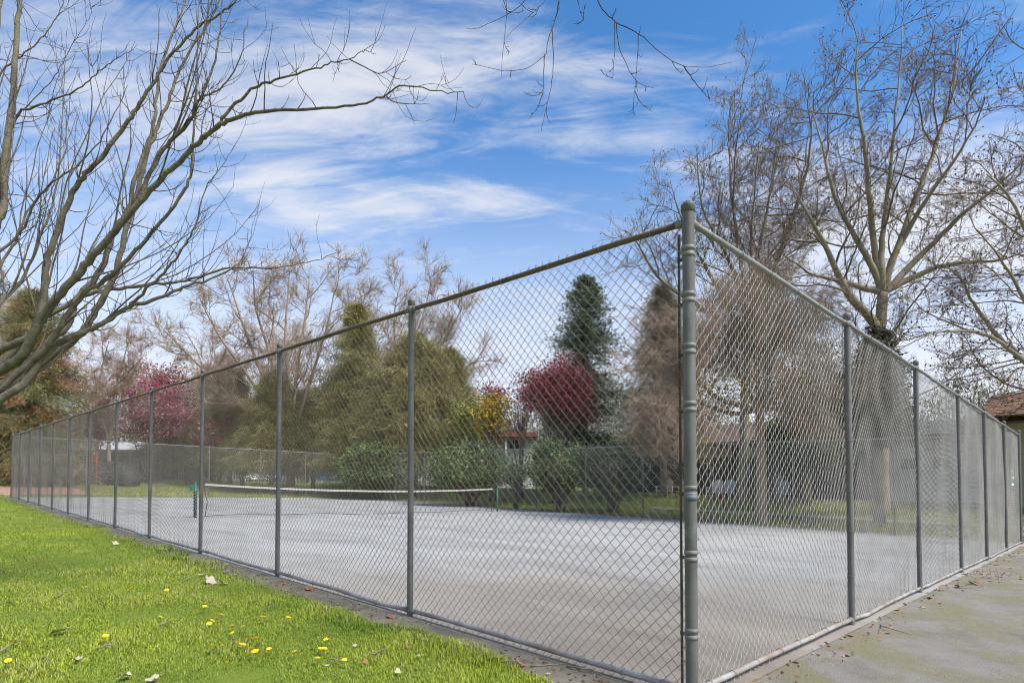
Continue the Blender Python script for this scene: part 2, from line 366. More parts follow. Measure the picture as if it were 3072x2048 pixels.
def post_mesh(r, zt, n=16):
    g = Geo(); g.lathe([(r*.999, -.3), (r, 0), (r, zt)], n); return g.mesh('post')
def cap_mesh(r):
    g = Geo(); g.lathe([(r+.001, -.045), (r+.006, -.043), (r+.006, -.012), (r+.008, -.008), (r+.008, 0), (r*.92, .016), (r*.5, .028), (.0005, .032)], 16); return g.mesh('post_cap')
def band_mesh(r, h=.024):
    g = Geo(); g.lathe([(r-.001, -h/2-.001), (r+.0045, -h/2), (r+.0035, 0), (r+.0045, h/2), (r-.001, h/2+.001)], 18); return g.mesh('band')
POST_R, CORN_R, RAIL_R = .030, .0385, .0205
MP = {'post': post_mesh(POST_R, H+.085), 'corner': post_mesh(CORN_R, H+.105), 'cap': cap_mesh(POST_R), 'ccap': cap_mesh(CORN_R), 'band': band_mesh(CORN_R), 'band2': band_mesh(POST_R, .03)}
def ring_mesh(r, w=.0022, n=14, tilt=0.):
    a = np.linspace(0, 2*np.pi, n); g = Geo(); g.tube(np.stack([r*np.cos(a), r*np.sin(a), tilt*np.cos(a)], 1), w, 5); return g.mesh('wire_tie')
MP['tie'] = ring_mesh(POST_R+.0025, tilt=.008); MP['tie_r'] = ring_mesh(RAIL_R+.0025, tilt=.005)
MP['cup'] = (lambda g: (g.lathe([(.0, -.002), (.026, -.001), (.0265, .05), (.0215, .052)], 12), g.mesh('rail_end'))[1])(Geo())
def rail_mesh(L, slope, bend=0., n=7, seed=0):
    rg = np.random.default_rng(seed); t = np.linspace(0, L, n)
    pts = np.stack([t, np.zeros(n), slope*t], 1); pts[1:-1, 2] += rg.normal(size=n-2)*.004; pts[1:-1, 1] += rg.normal(size=n-2)*.004
    if bend: pts[:, 2] -= bend*np.sin(np.pi*np.clip(t/L*2.2, 0, 1))
    g = Geo(); g.tube(pts, RAIL_R, 10); return g.mesh('rail'), pts
for k in ('post', 'corner', 'cap', 'ccap'): MP[k].materials.append(M['post'])
for k in ('band', 'band2', 'tie', 'tie_r', 'cup'): MP[k].materials.append(M['fitting'])
class Side:
    """one straight run of fence: local x along the run"""
    def __init__(s, name, label, origin, ang, slope, bays, toprail, lowrail, wire, side, ties, skip=(), xs=None, group='chain link fence runs round the court'):
        xs = xs or [i*B for i in range(bays+1)]
        s.t = thing(name, label, 'fence', origin, ang, group); t = s.t
        for me in PAN[slope]:
            pass
        for i in range(bays+1):
            x = xs[i]
            if i not in skip:
                corner = i in (0, bays)
                po = link('post', MP['corner' if corner else 'post'], None, t, (x, 0, slope*x))
                link('post_cap', MP['ccap' if corner else 'cap'], None, po, (0, 0, H+(.105 if corner else .085)))
                if ties and not corner:
                    link('rail_bracket', MP['band2'], None, po, (0, 0, H)).scale = (1.15, 1.15, 1.6)
                    for k, z in enumerate((.42, .86, 1.30, 1.74, 2.18, 2.62)):
                        q = link('wire_tie', MP['tie'], None, po, (0, 0, z+.03*math.sin(7*i+k*2.1)*(1+k % 2)))
                        q.rotation_euler = (0, 0, 1.3*i+k); q.scale = (1.04, 1.22, 1)
            if i < bays:
                BL = xs[i+1]-xs[i]
                rr = POST_R
                for zz, mm, nm in ((H, toprail, 'top_rail'), (.0, lowrail, 'bottom_rail')):
                    if mm is None: continue
                    me, pts = rail_mesh(BL-2*rr-.012, slope, .022*((i*7) % 3 == 1) if nm == 'bottom_rail' else 0., seed=i*3+len(name)+(nm == 'top_rail'))
                    ro = link(nm, me, mm, t, (x+rr+.006, 0, slope*(x+rr)+zz))
                    if ties:
                        for e, rz in ((.0, 0.), (BL-2*rr-.012, math.pi)):
                            c = link('rail_end', MP['cup'], None, ro, (e-.004 if e == 0 else e+.004, 0, slope*e)); c.rotation_euler = (0, math.pi/2 if e == 0 else -math.pi/2, 0)
                        for k in range(6 if nm == 'top_rail' else 8):
                            tx = (k+.5)*(BL-.2)/(6 if nm == 'top_rail' else 8)+.05*math.sin(i*3+k*5)
                            j = np.interp(tx, pts[:, 0], pts[:, 2])
                            c = link('wire_tie', MP['tie_r'], None, ro, (tx, 0, j)); c.rotation_euler = (0, math.pi/2, .3*math.sin(k*3+i)); c.scale = (1.05, 1.15, 1)
                pm = PAN[slope][(i*2+len(label)) % 3]
                po = bpy.data.objects.new('wire_mesh', pm); COL.objects.link(po); po.parent = t; po.location = (x, side*(RAIL_R+.006), slope*x); po['kind'] = 'stuff'; po.scale = (BL/B, 1, 1)
                if not pm.materials: pm.materials.append(wire)
                if pm.materials[0] != wire:
                    po.material_slots[0].link = 'OBJECT'; po.material_slots[0].material = wire
HB = math.pi/2
left = Side('chain_link_fence', 'tall chain link fence with rusty top rail running beside the green lawn', (0, 0, .06), HB, .0179, 12, M['rail_rust'], M['rail_low'], M['wire_brown'], -1, True, xs=[.036, 3.05, 6.08, 9.12, 12.22, 15.2]+[i*B for i in range(6, 13)])
right = Side('chain_link_fence', 'tall chain link fence with grey top rail running beside the asphalt pavement', (0, .03, .06), 0, -.0182, 6, M['rail'], M['rail_low'], M['wire'], 1, True, skip=(0,), xs=[0, 3.20, 6.15, 9.22, 12.12, 15.22, 18.3])
far = Side('chain_link_fence', 'chain link fence behind the court in front of the round hedges and residences', (18.3, 0, .06-.0182*18.3), HB, .0179, 12, M['rail'], None, M['wire'], 1, False, skip=(0,))
back = Side('chain_link_fence', 'chain link fence across the far end of the court before the playground', (0, 36.6, .06+.0179*36.6), 0, -.0182, 6, M['rail'], None, M['wire'], -1, False, skip=(0, 6))
cp = [o for o in left.t.children if o.name.startswith('post')][0]
zc_ = lambda v: ZV(v, 3.795)-.06
for i, v in enumerate((745, 885, 1042, 1217, 1471, 1665, 1896)):
    for k, dv in enumerate((-9, 11)):
        z = zc_(v+dv); b = link('tension_band', MP['band'], None, cp, (0, 0, z))
        b.scale = (1, 1, 1.0)
        g = Geo()
        if k: g.box((CORN_R-.004, -.047, -.011), (.104, -.0405, .011)).tube([(.072, -.07, 0), (.072, -.028, 0)], .0055, 6)
        else: g.box((.0405, -CORN_R-.05, -.011), (.047, -CORN_R+.004, .011)).tube([(.028, -.085, 0), (.07, -.085, 0)], .0055, 6)
        if k: flatobj('clamp_tongue', g, M['bar'], cp, loc=(0, 0, z))
    if i == 4:
        link('tape', band_mesh(CORN_R+.001, .03), M['bluetape'], cp, (0, 0, zc_(1492)))
g = Geo().box((.114, -.036, .02), (.130, -.030, H-.05)); flatobj('tension_bar', g, M['bar'], left.t)
g = Geo().box((.068, .022, .02), (.084, .028, H-.05)); flatobj('tension_bar', g, M['rail'], right.t)
g = Geo().box((6*B+.10, -.036, .02), (6*B+.116, -.030, H-.05)); flatobj('tension_bar', g, M['bar'], left.t, loc=(0, 0, 0))
# green sign on the last bay of the right fence
sg = thing('wall_sign', 'small green sign plate hung on the last bay of the right fence', 'sign', (16.9, .07, .06-.0182*16.9+1.75))
flatobj('plate', Geo().box((-.36, -.012, -.3), (.36, 0, .3)), M['greenpale'], sg)
for k in range(3): flatobj('stripe', Geo().box((-.26, -.016, .14-k*.17), (.26, -.0125, .19-k*.17)), M['white'], sg)

# ------------------------------------------------------------------ tennis net
L0 = ga(585, 1553); R0 = ga(1492, 1535)
nd = R0-L0; nl = float(np.hypot(nd[0], nd[1])); na = math.atan2(nd[1], nd[0]); nsl = (R0[2]-L0[2])/nl
net = thing('tennis_net', 'sagging tennis net with white top band between two green posts on the court', 'tennis net', L0, na)
def npost(x, zt):
    g = Geo(); g.tube([(x, 0, nsl*x-.05), (x, 0, nsl*x+zt)], .04, 12)
    po = link('net_post', g, M['green'], net)
    link('post_cap', Geo().lathe([(.045, -.02), (.046, .012), (.03, .03), (.001, .034)], 12, (x, 0, nsl*x+zt)), M['green'], po)
    return po
pl = npost(0, 1.10); pr_ = npost(nl, 1.08)
g = Geo().box((-.15, -.05, .84), (-.04, .05, 1.02)); g.tube([(-.10, -.05, .93), (-.10, -.10, .93), (-.16, -.10, .82)], .012, 6); link('winch', g.mesh('winch', False), M['green'], pl)
a = np.linspace(0, 9*2*math.pi, 120); link('wrapped_net', Geo().tube(np.stack([.052*np.cos(a), .052*np.sin(a), np.linspace(.02, .84, 120)], 1), .014, 5), M['netcord'], pl)
xa, xb = .26, nl-.30
def ztop(x): t = (x-xa)/(xb-xa); return nsl*x+1.07-.155*4*t*(1-t)
def zbot(x): t = (x-xa)/(xb-xa); return nsl*x+.05+.03*math.sin(9*t)+.02*math.sin(23*t)
xg = np.linspace(xa, xb, 60)
g = Geo()
V = []; q = []
for i, x in enumerate(xg):
    V += [(x, -.012, ztop(x)+.005), (x, -.015, ztop(x)-.06), (x, .015, ztop(x)-.06), (x, .012, ztop(x)+.005)]
    if i: b = 4*i; q += [(b-4+k, b-4+(k+1) % 4, b+(k+1) % 4, b+k) for k in range(4)]
link('headband', g.add(V, q).mesh('headband', False), M['netband'], net)
g = Geo(); xx = np.arange(xa, xb, .048)
hem = lambda x: .05*math.sin(12*x)
top = np.array([(x, 0, ztop(x)-.05) for x in xx]); bot = np.array([(x, .02*math.sin(2*x), zbot(x)) for x in xx])
K = 10
for k in range(K): g.frusta(top+(bot-top)*k/K, top+(bot-top)*(k+1)/K, .0016, .0016, 3)
for k in range(1, 22):
    l = top+(bot-top)*k/22; l = l[::6]; g.frusta(l[:-1], l[1:], .0016, .0016, 3)
link('netting', g, M['netcord'], net, kind='stuff')
g = Geo(); bb = np.array([(x, .02*math.sin(2*x), zbot(x)) for x in np.linspace(xa, xb, 40)]); g.tube(bb, .009, 5); link('bottom_cord', g, M['netcord'], net)
for x, sg_ in ((xa, 1), (xb, -1)):
    zt, zb = ztop(x), zbot(x)
    link('side_cord', Geo().tube([(x, 0, zt), (x+sg_*.02, 0, zt*.7+zb*.3), (x+sg_*.09, 0, zt*.45+zb*.55), (x+sg_*.03, 0, zb)], .012, 5), M['netcord'], net)
link('net_cable', Geo().tube([(0, 0, 1.06), (xa, 0, ztop(xa))], .006, 5), M['netcord'], net)
link('net_cable', Geo().tube([(nl, 0, nsl*nl+1.06), (xb, 0, ztop(xb))], .006, 5), M['netcord'], net)
#@@PART2
# ------------------------------------------------------------------ trees
def ell(u, v, D, ru, rv, n, rg, rd=None, top=0.):
    n = int(n*3.2); c = P(u, v, D); a, b = ru/F*D, rv/F*D; rd = rd or a
    p = rg.normal(size=(n, 3)); p /= np.linalg.norm(p, axis=1, keepdims=True); p *= rg.random((n, 1))**(1/2.6)
    fh = np.array([math.sin(YAW), math.cos(YAW), 0])
    return c+p[:, :1]*a*RT+p[:, 1:2]*rd*fh+p[:, 2:3]*b*np.array([0, 0, 1.])
def twigs(g, pos, dirs, n, L, r, rg, up=.25, spread=.9, segs=3, bend=.35, sides=3, dr=.5):
    idx = rg.integers(0, len(pos), n); p = pos[idx].copy(); d = dirs[idx]+rg.normal(size=(n, 3))*spread+np.array([0, 0, up]); d /= np.linalg.norm(d, axis=1, keepdims=True)
    ln = L*(dr+rg.random(n)*(1-dr))/segs; tips = []
    for k in range(segs):
        q = p+d*ln[:, None]; g.frusta(p, q, r*(1-.25*k), r*(1-.25*(k+1)), sides); p = q
        d = d+rg.normal(size=(n, 3))*bend+np.array([0, 0, up*.6]); d /= np.linalg.norm(d, axis=1, keepdims=True); tips.append((p.copy(), d.copy()))
    return tips
def octa(g, c, r, col=None):
    c = np.asarray(c); k = len(c); o = np.array([[1, 0, 0], [-1, 0, 0], [0, 1, 0], [0, -1, 0], [0, 0, 1], [0, 0, -1.]])
    v = (c[:, None]+o[None]*np.broadcast_to(r, (k,))[:, None, None]).reshape(-1, 3)
    f = np.array([[0, 2, 4], [2, 1, 4], [1, 3, 4], [3, 0, 4], [2, 0, 5], [1, 2, 5], [3, 1, 5], [0, 3, 5]])
    g.add(v, t=(f[None]+(np.arange(k)*6)[:, None, None]).reshape(-1, 3), c=None if col is None else np.repeat(col, 6, 0))
def spline(pts, n):
    pts = np.asarray(pts, float); k = len(pts); t = np.linspace(0, k-1, n); i = np.clip(t.astype(int), 0, k-2); f = (t-i)[:, None]
    p0, p1, p2, p3 = pts[np.maximum(i-1, 0)], pts[i], pts[i+1], pts[np.minimum(i+2, k-1)]
    return .5*((2*p1)+(-p0+p2)*f+(2*p0-5*p1+4*p2-p3)*f**2+(-p0+3*p1-3*p2+p3)*f**3)
def shoot(p, d, L, n, up, jit, rg):
    d = d/np.linalg.norm(d); out = [p]
    for i in range(n):
        d = d+np.array([0, 0, up])+rg.normal(size=3)*jit; d = d/np.linalg.norm(d); p = p+d*L/n; out.append(p)
    return np.array(out)
def offshoots(curves, spacing, lenf, ang, up, jit, rfac, rtip, rg, t0=.18, n=6, out=None):
    """side branches of tapered curves [(pts, radii)], leaving at an acute angle"""
    res = []
    for pts, rad in curves:
        seg = np.linalg.norm(np.diff(pts, axis=0), axis=1); cl = np.concatenate([[0], np.cumsum(seg)]); T = cl[-1]
        x = T*t0+rg.random()*spacing
        while x < T*.985:
            i = int(np.clip(np.searchsorted(cl, x)-1, 0, len(pts)-2)); f = (x-cl[i])/max(seg[i], 1e-6)
            p = pts[i]+(pts[i+1]-pts[i])*f; d = (pts[i+1]-pts[i])/max(seg[i], 1e-6); r = rad[i]+(rad[i+1]-rad[i])*f
            q = rg.normal(size=3); q -= d*(q@d); q /= np.linalg.norm(q)+1e-9; a = ang*(.7+.6*rg.random())
            L = lenf(T, x/T)*(.55+.75*rg.random()); c = shoot(p, d*math.cos(a)+q*math.sin(a), L, n, up, jit, rg)
            rs = min(r*.75, max(rtip*1.6, rfac*L)); res.append((c, np.linspace(rs, rtip, n+1))); x += spacing*(.5+rg.random())
    return res
def bare_tree(name, label, base, limbs, att, seed, r0, tip=.009, ntw=3500, tl=.75, tr=.007, seeds=0, mt='bark_syc', mb='branch_grey', group=None, twup=.12,
              bend=.28, sp=(.62, .38), k2=.34, k3=.42, up=.015, jit=.15, ang=.9, **kw):
    """limbs: {key: (parent key or None, [points])}; each limb carries two orders of side branches and a cloud of twigs"""
    rg = np.random.default_rng(seed); t = thing(name, label, 'tree', base, group=group); b = np.asarray(base, float)
    has = {pk for pk, _ in limbs.values()}; end = {None: (b-np.array([0, 0, .3]), r0)}; main = []
    gt, gb = Geo(), Geo()
    for k, (pk, pts) in limbs.items():
        p0, rs = end[pk]; rs = rs if pk is None else rs*.82
        c = spline([p0]+list(pts), 5*(len(pts)+1)); n = len(c); c[1:] += np.cumsum(rg.normal(size=(n-1, 3))*.02*(1 if pk else .3), 0)
        re_ = rs*.62 if k in has else tip*1.5; rad = np.linspace(rs, re_, n)
        if k not in has: rad = re_+(rs-re_)*np.linspace(1, 0, n)**1.15
        if pk is None: rad[:2] *= np.array([1.25, 1.1])
        end[k] = (c[-1], re_); gt.tube(c-b, rad, 10)
        if pk is not None or k not in has: main.append((c, rad))
    link('trunk', gt, M[mt], t)
    l2 = offshoots(main, sp[0], lambda T, x: k2*T*(1-.55*x)+.5, ang, up, jit, .011, tip, rg, n=8)
    l3 = offshoots(l2, sp[1], lambda T, x: k3*T*(1-.5*x)+.25, ang, up, jit*1.3, .009, tip*.8, rg, t0=.12)
    big = [c for c in l2 if c[1][0] > .05]
    for pts, rad in l2: gb.tube(pts-b, rad, 5, False)
    A = np.concatenate([c[0][:-1] for c in l3]); Bq = np.concatenate([c[0][1:] for c in l3]); ra = np.concatenate([c[1][:-1] for c in l3]); rb = np.concatenate([c[1][1:] for c in l3])
    gb.frusta(A-b, Bq-b, ra, rb, 3)
    allp = np.concatenate([c[0][2:] for c in l3]+[c[0][3:] for c in l2]); alld = np.concatenate([np.gradient(c[0], axis=0)[2:] for c in l3]+[np.gradient(c[0], axis=0)[3:] for c in l2]); alld /= np.linalg.norm(alld, axis=1, keepdims=True)+1e-9
    tp = twigs(gb, allp-b, alld, ntw, tl, tr, rg, twup, spread=.55, bend=bend)
    q, d = tp[1]; tp2 = twigs(gb, q, d, ntw, tl*.55, tr*.8, rg, twup, spread=.6, segs=2, bend=bend)
    link('branches', gb, M[mb], t)
    if seeds:
        gs = Geo(); c = np.concatenate([tp[2][0], tp2[1][0]]); c = c[rg.integers(0, len(c), seeds)]+rg.normal(size=(seeds, 3))*.03-np.array([0, 0, .05])
        octa(gs, c, .020+.016*rg.random(seeds)); o = link('seed_balls', gs, M['seed'], t, kind='stuff')
    return t, (None, None, None)

def pl_(D, *uv): return [P(u, v, D if not isinstance(D, (list, tuple)) else D[0]+(D[1]-D[0])*i/max(1, len(uv)-1)) for i, (u, v) in enumerate(uv)]
rg = np.random.default_rng(11)
# big sycamore at the right
D = 24.; base = W(2640, D)
bare_tree('sycamore_tree', 'tallest bare sycamore with a mossy trunk rising behind the grey railed fence', base, {
    'a': (None, pl_(D, (2640, 1180), (2638, 1010), (2650, 880))),
    'b': ('a', pl_(D, (2645, 740), (2665, 560), (2690, 330), (2715, 60))), 'c': ('a', pl_((D, D-1), (2625, 740), (2608, 560), (2590, 400), (2570, 250), (2580, 100))),
    'd': ('a', pl_((D, D-2.5), (2760, 770), (2880, 650), (2990, 560), (3090, 470))), 'e': ('a', pl_((D, D+1.5), (2710, 680), (2790, 470), (2850, 260), (2880, 90))),
    'f': (None, pl_((D, D-1), (2640, 1150), (2630, 985), (2545, 880), (2480, 740), (2410, 610), (2370, 540))), 'g': ('a', pl_((D, D+2), (2600, 760), (2520, 600), (2480, 430), (2440, 290))),
    'h': ('a', pl_((D, D-2), (2740, 830), (2870, 790), (2990, 790), (3080, 760))), 'i': ('a', pl_((D, D-2.5), (2700, 740), (2790, 600), (2900, 430), (2960, 300))),
    'j': ('a', pl_((D, D-2.5), (2560, 860), (2450, 830), (2350, 760)))},
    None, 3, .30, seeds=2200, ntw=6500, tl=.7, tr=.008)
# second, multi stemmed crown left of it
D = 29.; base = W(2225, D)
bare_tree('sycamore_tree', 'bare multi stemmed sycamore showing above the corner post of the fence', base, {
    'a': (None, pl_(D, (2235, 1200), (2245, 1030))), 'b': ('a', pl_(D, (2268, 820), (2300, 660), (2330, 480), (2350, 270))), 'c': ('a', pl_((D, D+1), (2209, 720), (2180, 520), (2190, 330))),
    'd': ('a', pl_((D, D-1), (2359, 720), (2420, 540), (2445, 360), (2440, 290))), 'e': ('a', pl_((D, D-1), (2150, 860), (2060, 700), (2010, 540))), 'f': ('a', pl_((D, D-2), (2120, 940), (1990, 850), (1900, 720), (1860, 690))),
    'g': ('a', pl_((D, D+2), (2330, 880), (2430, 760), (2500, 640))), 'h': ('a', pl_((D, D-2.5), (2200, 820), (2110, 640), (2090, 460))), 'i': ('a', pl_((D, D-2), (2250, 850), (2255, 640), (2270, 420)))}, None, 5, .26, seeds=2000, ntw=6500, tl=.8, tr=.009)
# leaning tree past the right edge
D = 19.; base = W(3330, D)
bare_tree('sycamore_tree', 'bare sycamore leaning in over the brown roofed building with its long low limbs', base, {
    'a': (None, pl_(D, (3320, 1300))), 'b': ('a', pl_(D, (3200, 1170), (3072, 1068), (3020, 1010), (2963, 930), (2935, 870), (2900, 820), (2850, 790))), 'c': ('a', pl_((D, D-2), (3190, 1230), (3072, 1110), (2960, 1030), (2850, 1000), (2770, 1010))),
    'd': ('a', pl_(D, (3330, 900), (3260, 600), (3170, 350), (3110, 150), (3060, 20))), 'e': ('a', pl_((D, D-1), (3240, 1000), (3130, 780), (3030, 600), (2960, 520))), 'f': ('a', pl_((D, D-1.5), (3220, 1130), (3100, 960), (3010, 800), (2920, 690)))},
    None, 7, .24, seeds=1500, ntw=5000, tl=.6, tr=.007)
# brown twiggy tree behind the fence
D = 23.5; base = W(2283, D)
tt, _ = bare_tree('weeping_tree', 'dense brown twiggy tree with drooping twigs and green moss patches behind the corner post', base, {
    'a': (None, pl_(D, (2283, 1350), (2278, 1230))), 'b': ('a', pl_(D, (2262, 1100), (2255, 900))), 'c': ('a', pl_((D, D-1), (2160, 1190), (2060, 1090), (1990, 1060))), 'd': ('a', pl_((D, D+1), (2380, 1150), (2470, 1090))), 'e': ('a', pl_((D, D-1.5), (2320, 1060), (2360, 900))),
    'f': ('a', pl_((D, D-2), (2200, 1080), (2140, 930))), 'g': ('a', pl_((D, D-2), (2180, 1240), (2040, 1190), (1920, 1190))), 'h': ('a', pl_((D, D-2), (2390, 1220), (2500, 1190))), 'i': ('a', pl_((D, D+2), (2280, 1050), (2300, 900))), 'j': ('a', pl_((D, D-2.5), (2290, 1200), (2310, 1090)))},
    None, 9, .23, tip=.010, ntw=13000, tl=.85, tr=.009, mt='branch_tan', mb='branch_tan', twup=-.05, bend=.4, sp=(.30, .26), k2=.5, k3=.5, up=-.01, jit=.16, ang=.9)
g = Geo(); n = 2600
ce = np.concatenate([ell(2260, 1020, D-1, 22, 90, 8, rg, .3), ell(2390, 1160, D-1.5, 90, 60, 16, rg, 1), ell(2200, 1170, D-1.5, 110, 50, 10, rg, 1), ell(2470, 1210, D-1, 60, 60, 7, rg, 1)])
c = ce[rg.integers(0, len(ce), n)]+rg.normal(size=(n, 3))*.17-base
g.leaves(c, .12, .06, rg.normal(size=(n, 3)), np.array([.20, .21, .045])*(.6+.8*rg.random((n, 1))), rg); link('new_leaves', g, M['fol'], tt, kind='stuff')
# bare trees across the court
D = 48.; base = W(872, D)
kw = dict(tip=.016, tl=1.3, tr=.014, mt='branch_tan', mb='branch_tan', sp=(.9, .62))
bare_tree('bare_tree', 'wide bare tree behind the net with several upright stems against the sky', base, {
    'a': (None, pl_(D, (872, 1330))), 'b': ('a', pl_(D, (868, 1180), (852, 1030), (860, 860), (868, 770))), 'c': ('a', pl_(D, (800, 1150), (740, 1000), (690, 860), (660, 800))), 'd': ('a', pl_(D, (930, 1150), (985, 980), (1015, 830))),
    'e': ('a', pl_(D, (760, 1250), (650, 1150), (560, 1060), (470, 965))), 'f': ('a', pl_((D, D-3), (780, 1180), (660, 1010), (600, 900))), 'g': ('a', pl_((D, D+3), (890, 1120), (920, 930), (930, 800))), 'h': ('a', pl_((D, D-3), (820, 1100), (770, 930), (760, 800)))},
    None, 13, .38, seeds=900, ntw=7000, **kw)
D = 52.; base = W(1210, D)
bare_tree('bare_tree', 'bare tree standing behind the olive cedars, its fine crown reaching right', base, {
    'a': (None, pl_(D, (1205, 1300))), 'b': ('a', pl_(D, (1190, 1120), (1180, 940), (1200, 840))), 'c': ('a', pl_(D, (1260, 1140), (1340, 1010), (1390, 930))), 'd': ('a', pl_(D, (1120, 1130), (1090, 980), (1080, 870))), 'e': ('a', pl_((D, D-3), (1290, 1200), (1390, 1110), (1450, 1070))), 'f': ('a', pl_((D, D+3), (1230, 1080), (1270, 940), (1290, 850)))},
    None, 17, .34, seeds=700, ntw=7000, **kw)
D = 46.; base = W(330, D)
bare_tree('bare_tree', 'small bare tree between the left evergreen and the pink blossom tree', base, {'a': (None, pl_(D, (325, 1330))), 'b': ('a', pl_(D, (300, 1180), (330, 1020))), 'c': ('a', pl_(D, (380, 1160), (440, 1050))), 'd': ('a', pl_(D, (350, 1170), (390, 1030))), 'e': ('a', pl_(D, (280, 1190), (230, 1080)))},
    None, 19, .2, tip=.014, ntw=3500, tl=1.0, tr=.012, mb='branch_tan', sp=(.8, .5))
D = 60.; base = W(640, D)
bare_tree('bare_tree', 'far bare tree behind the pink blossom tree and dark hedge', base, {'a': (None, pl_(D, (640, 1330))), 'b': ('a', pl_(D, (600, 1200), (590, 1080))), 'c': ('a', pl_(D, (690, 1200), (710, 1090))), 'd': ('a', pl_(D, (640, 1180), (650, 1060)))},
    None, 23, .3, ntw=4000, **kw)

# ------------------------------------------------------------------ evergreens
def conifer(name, label, u, D, vtop, half, vlow, col, seed, nb=260, nsp=26, p=.8, droop=.15, L=.34, w=.07, trunk='bark_syc', tr=.22, open_=.0, col2=None, lean=0., group=None, twig=False):
    rg = np.random.default_rng(seed); base = W(u, D); t = thing(name, label, 'tree', base, group=group)
    Hh = ZV(vtop, D)-base[2]; z0 = max(.3, ZV(vlow, D)-base[2]); Rm = half/F*D
    g = Geo(); g.tube([(0, 0, -.3), (lean*.3, 0, Hh*.4), (lean, 0, Hh*.97)], [tr, tr*.7, .02], 8); link('trunk', g, M[trunk], t)
    gb, gl = Geo(), Geo(); k = np.arange(nb); tt = rg.random(nb)**1.15
    az = k*2.39996+rg.normal(size=nb)*.3; ln = Rm*(1-tt)**p*(.45+.75*rg.random(nb))*(.85+.15*np.minimum(1, tt*6))+.15
    z = z0+(Hh-z0)*tt; d = np.stack([np.cos(az), np.sin(az), .25*tt-droop+rg.normal(size=nb)*.08], 1)
    a = np.stack([lean*z/Hh, 0*z, z], 1); e = a+d*ln[:, None]
    gb.frusta(a, e, .03, .008, 4); link('branches', gb, M['branch_grey'], t)
    s = rg.random((nb, nsp))**.75
    c = a[:, None]+(e-a)[:, None]*s[..., None]+rg.normal(size=(nb, nsp, 3))*(.10+.16*ln[:, None, None]*.35)*np.array([1, 1, .7])
    c[..., 2] += -droop*.8*(s**2)*ln[:, None]*.6
    dr = d[:, None]+rg.normal(size=(nb, nsp, 3))*.75+np.array([0, 0, -.25*(droop > .2)])
    tint = (.55+.75*rg.random((nb, 1, 1)))*(.75+.5*rg.random((nb, nsp, 1)))
    cc = np.array(col)*tint
    if col2 is not None:
        mk = (rg.random((nb, 1, 1)) < .3); cc = np.where(mk, np.array(col2)*tint, cc)
    m = rg.random((nb, nsp)) > open_
    if twig:
        p = c[m]; q = dr[m]+rg.normal(size=p.shape)*.35; q /= np.linalg.norm(q, axis=1, keepdims=True); cm = np.broadcast_to(cc, c.shape)[m]; l_ = L*(.5+.9*rg.random((len(p), 1)))*.5
        for k_ in range(2):
            e_ = p+q*l_; gl.frusta(p, e_, w*(.30-.1*k_), w*(.20-.12*k_), 3, cm); p = e_; q = q+rg.normal(size=p.shape)*.4+np.array([0, 0, -.15]); q /= np.linalg.norm(q, axis=1, keepdims=True)
        m2 = rg.random(len(cm)) < .45; gl.leaves(e_[m2], .15, .055, q[m2], cm[m2]*1.05, rg)
    else: gl.leaves(c[m], L*(.6+.8*rg.random(m.sum())), w*(.6+.8*rg.random(m.sum())), dr[m], np.broadcast_to(cc, c.shape)[m], rg)
    link('foliage', gl, M['fol'], t, kind='stuff'); return t
conifer('spruce_tree', 'dark green spruce standing above the deep red plum tree', 1757, 38, 826, 175, 1330, (.115, .15, .095), 31, 420, 95, .6, .08, .21, .062, col2=(.18, .225, .12))
OL = (.27, .24, .085); OL2 = (.36, .32, .14)
conifer('cedar_tree', 'narrow olive cedar with a pointed top above the second fence post', 1066, 45, 918, 165, 1345, OL, 32, 460, 60, .75, .3, .6, .05, col2=OL2, twig=True)
conifer('cedar_tree', 'broad olive cedar just right of the second fence post', 1245, 43, 1005, 230, 1340, OL, 33, 620, 66, .55, .3, .6, .05, col2=OL2, twig=True)
conifer('cedar_tree', 'olive cedar leaning beside the broad one, left of the yellow shrub', 1345, 46, 1050, 150, 1345, OL, 34, 420, 60, .6, .3, .6, .05, col2=OL2, twig=True)
conifer('cedar_tree', 'squat olive cedar right of the fourth fence post', 690, 50, 1105, 95, 1350, OL, 35, 340, 54, .45, .3, .6, .055, col2=OL2, twig=True)
conifer('cedar_tree', 'small olive cedar just left of the third fence post', 815, 47, 1115, 125, 1370, OL, 36, 360, 54, .6, .3, .6, .055, col2=OL2, twig=True)
conifer('cedar_tree', 'thin tan cedar with a bare spire left of the tall corner post', 1990, 33, 850, 150, 1330, (.29, .22, .135), 37, 420, 50, .8, .25, .5, .04, open_=.2, col2=(.34, .31, .10), twig=True)
conifer('cedar_tree', 'large olive evergreen with rust brown patches at the far left', 90, 42, 870, 190, 1400, (.24, .24, .10), 38, 640, 60, .5, .3, .6, .05, col2=(.42, .23, .12), twig=True)
conifer('cedar_tree', 'tall pale olive evergreen mostly past the left edge of the photo', -90, 48, 690, 210, 1400, (.27, .265, .13), 39, 560, 56, .6, .3, .6, .055, col2=(.13, .12, .06), twig=True)
conifer('cedar_tree', 'low spreading olive cedar filling the gap between two taller ones left of the net', 940, 52, 1170, 190, 1375, OL, 43, 420, 60, .4, .3, .7, .06, col2=(.33, .25, .15), twig=True)
conifer('cedar_tree', 'low brownish twiggy evergreen behind the picket fence and garden column', 560, 58, 1215, 150, 1385, (.27, .22, .13), 44, 360, 56, .4, .3, .8, .065, col2=OL, twig=True)
conifer('yew_tree', 'dark ivy green conical evergreen round the foot of the tallest sycamore', 2635, 22.5, 990, 105, 1325, (0.112, 0.136, 0.072), 40, 380, 44, .5, .15, .22, .07, col2=(.07, .055, .03))
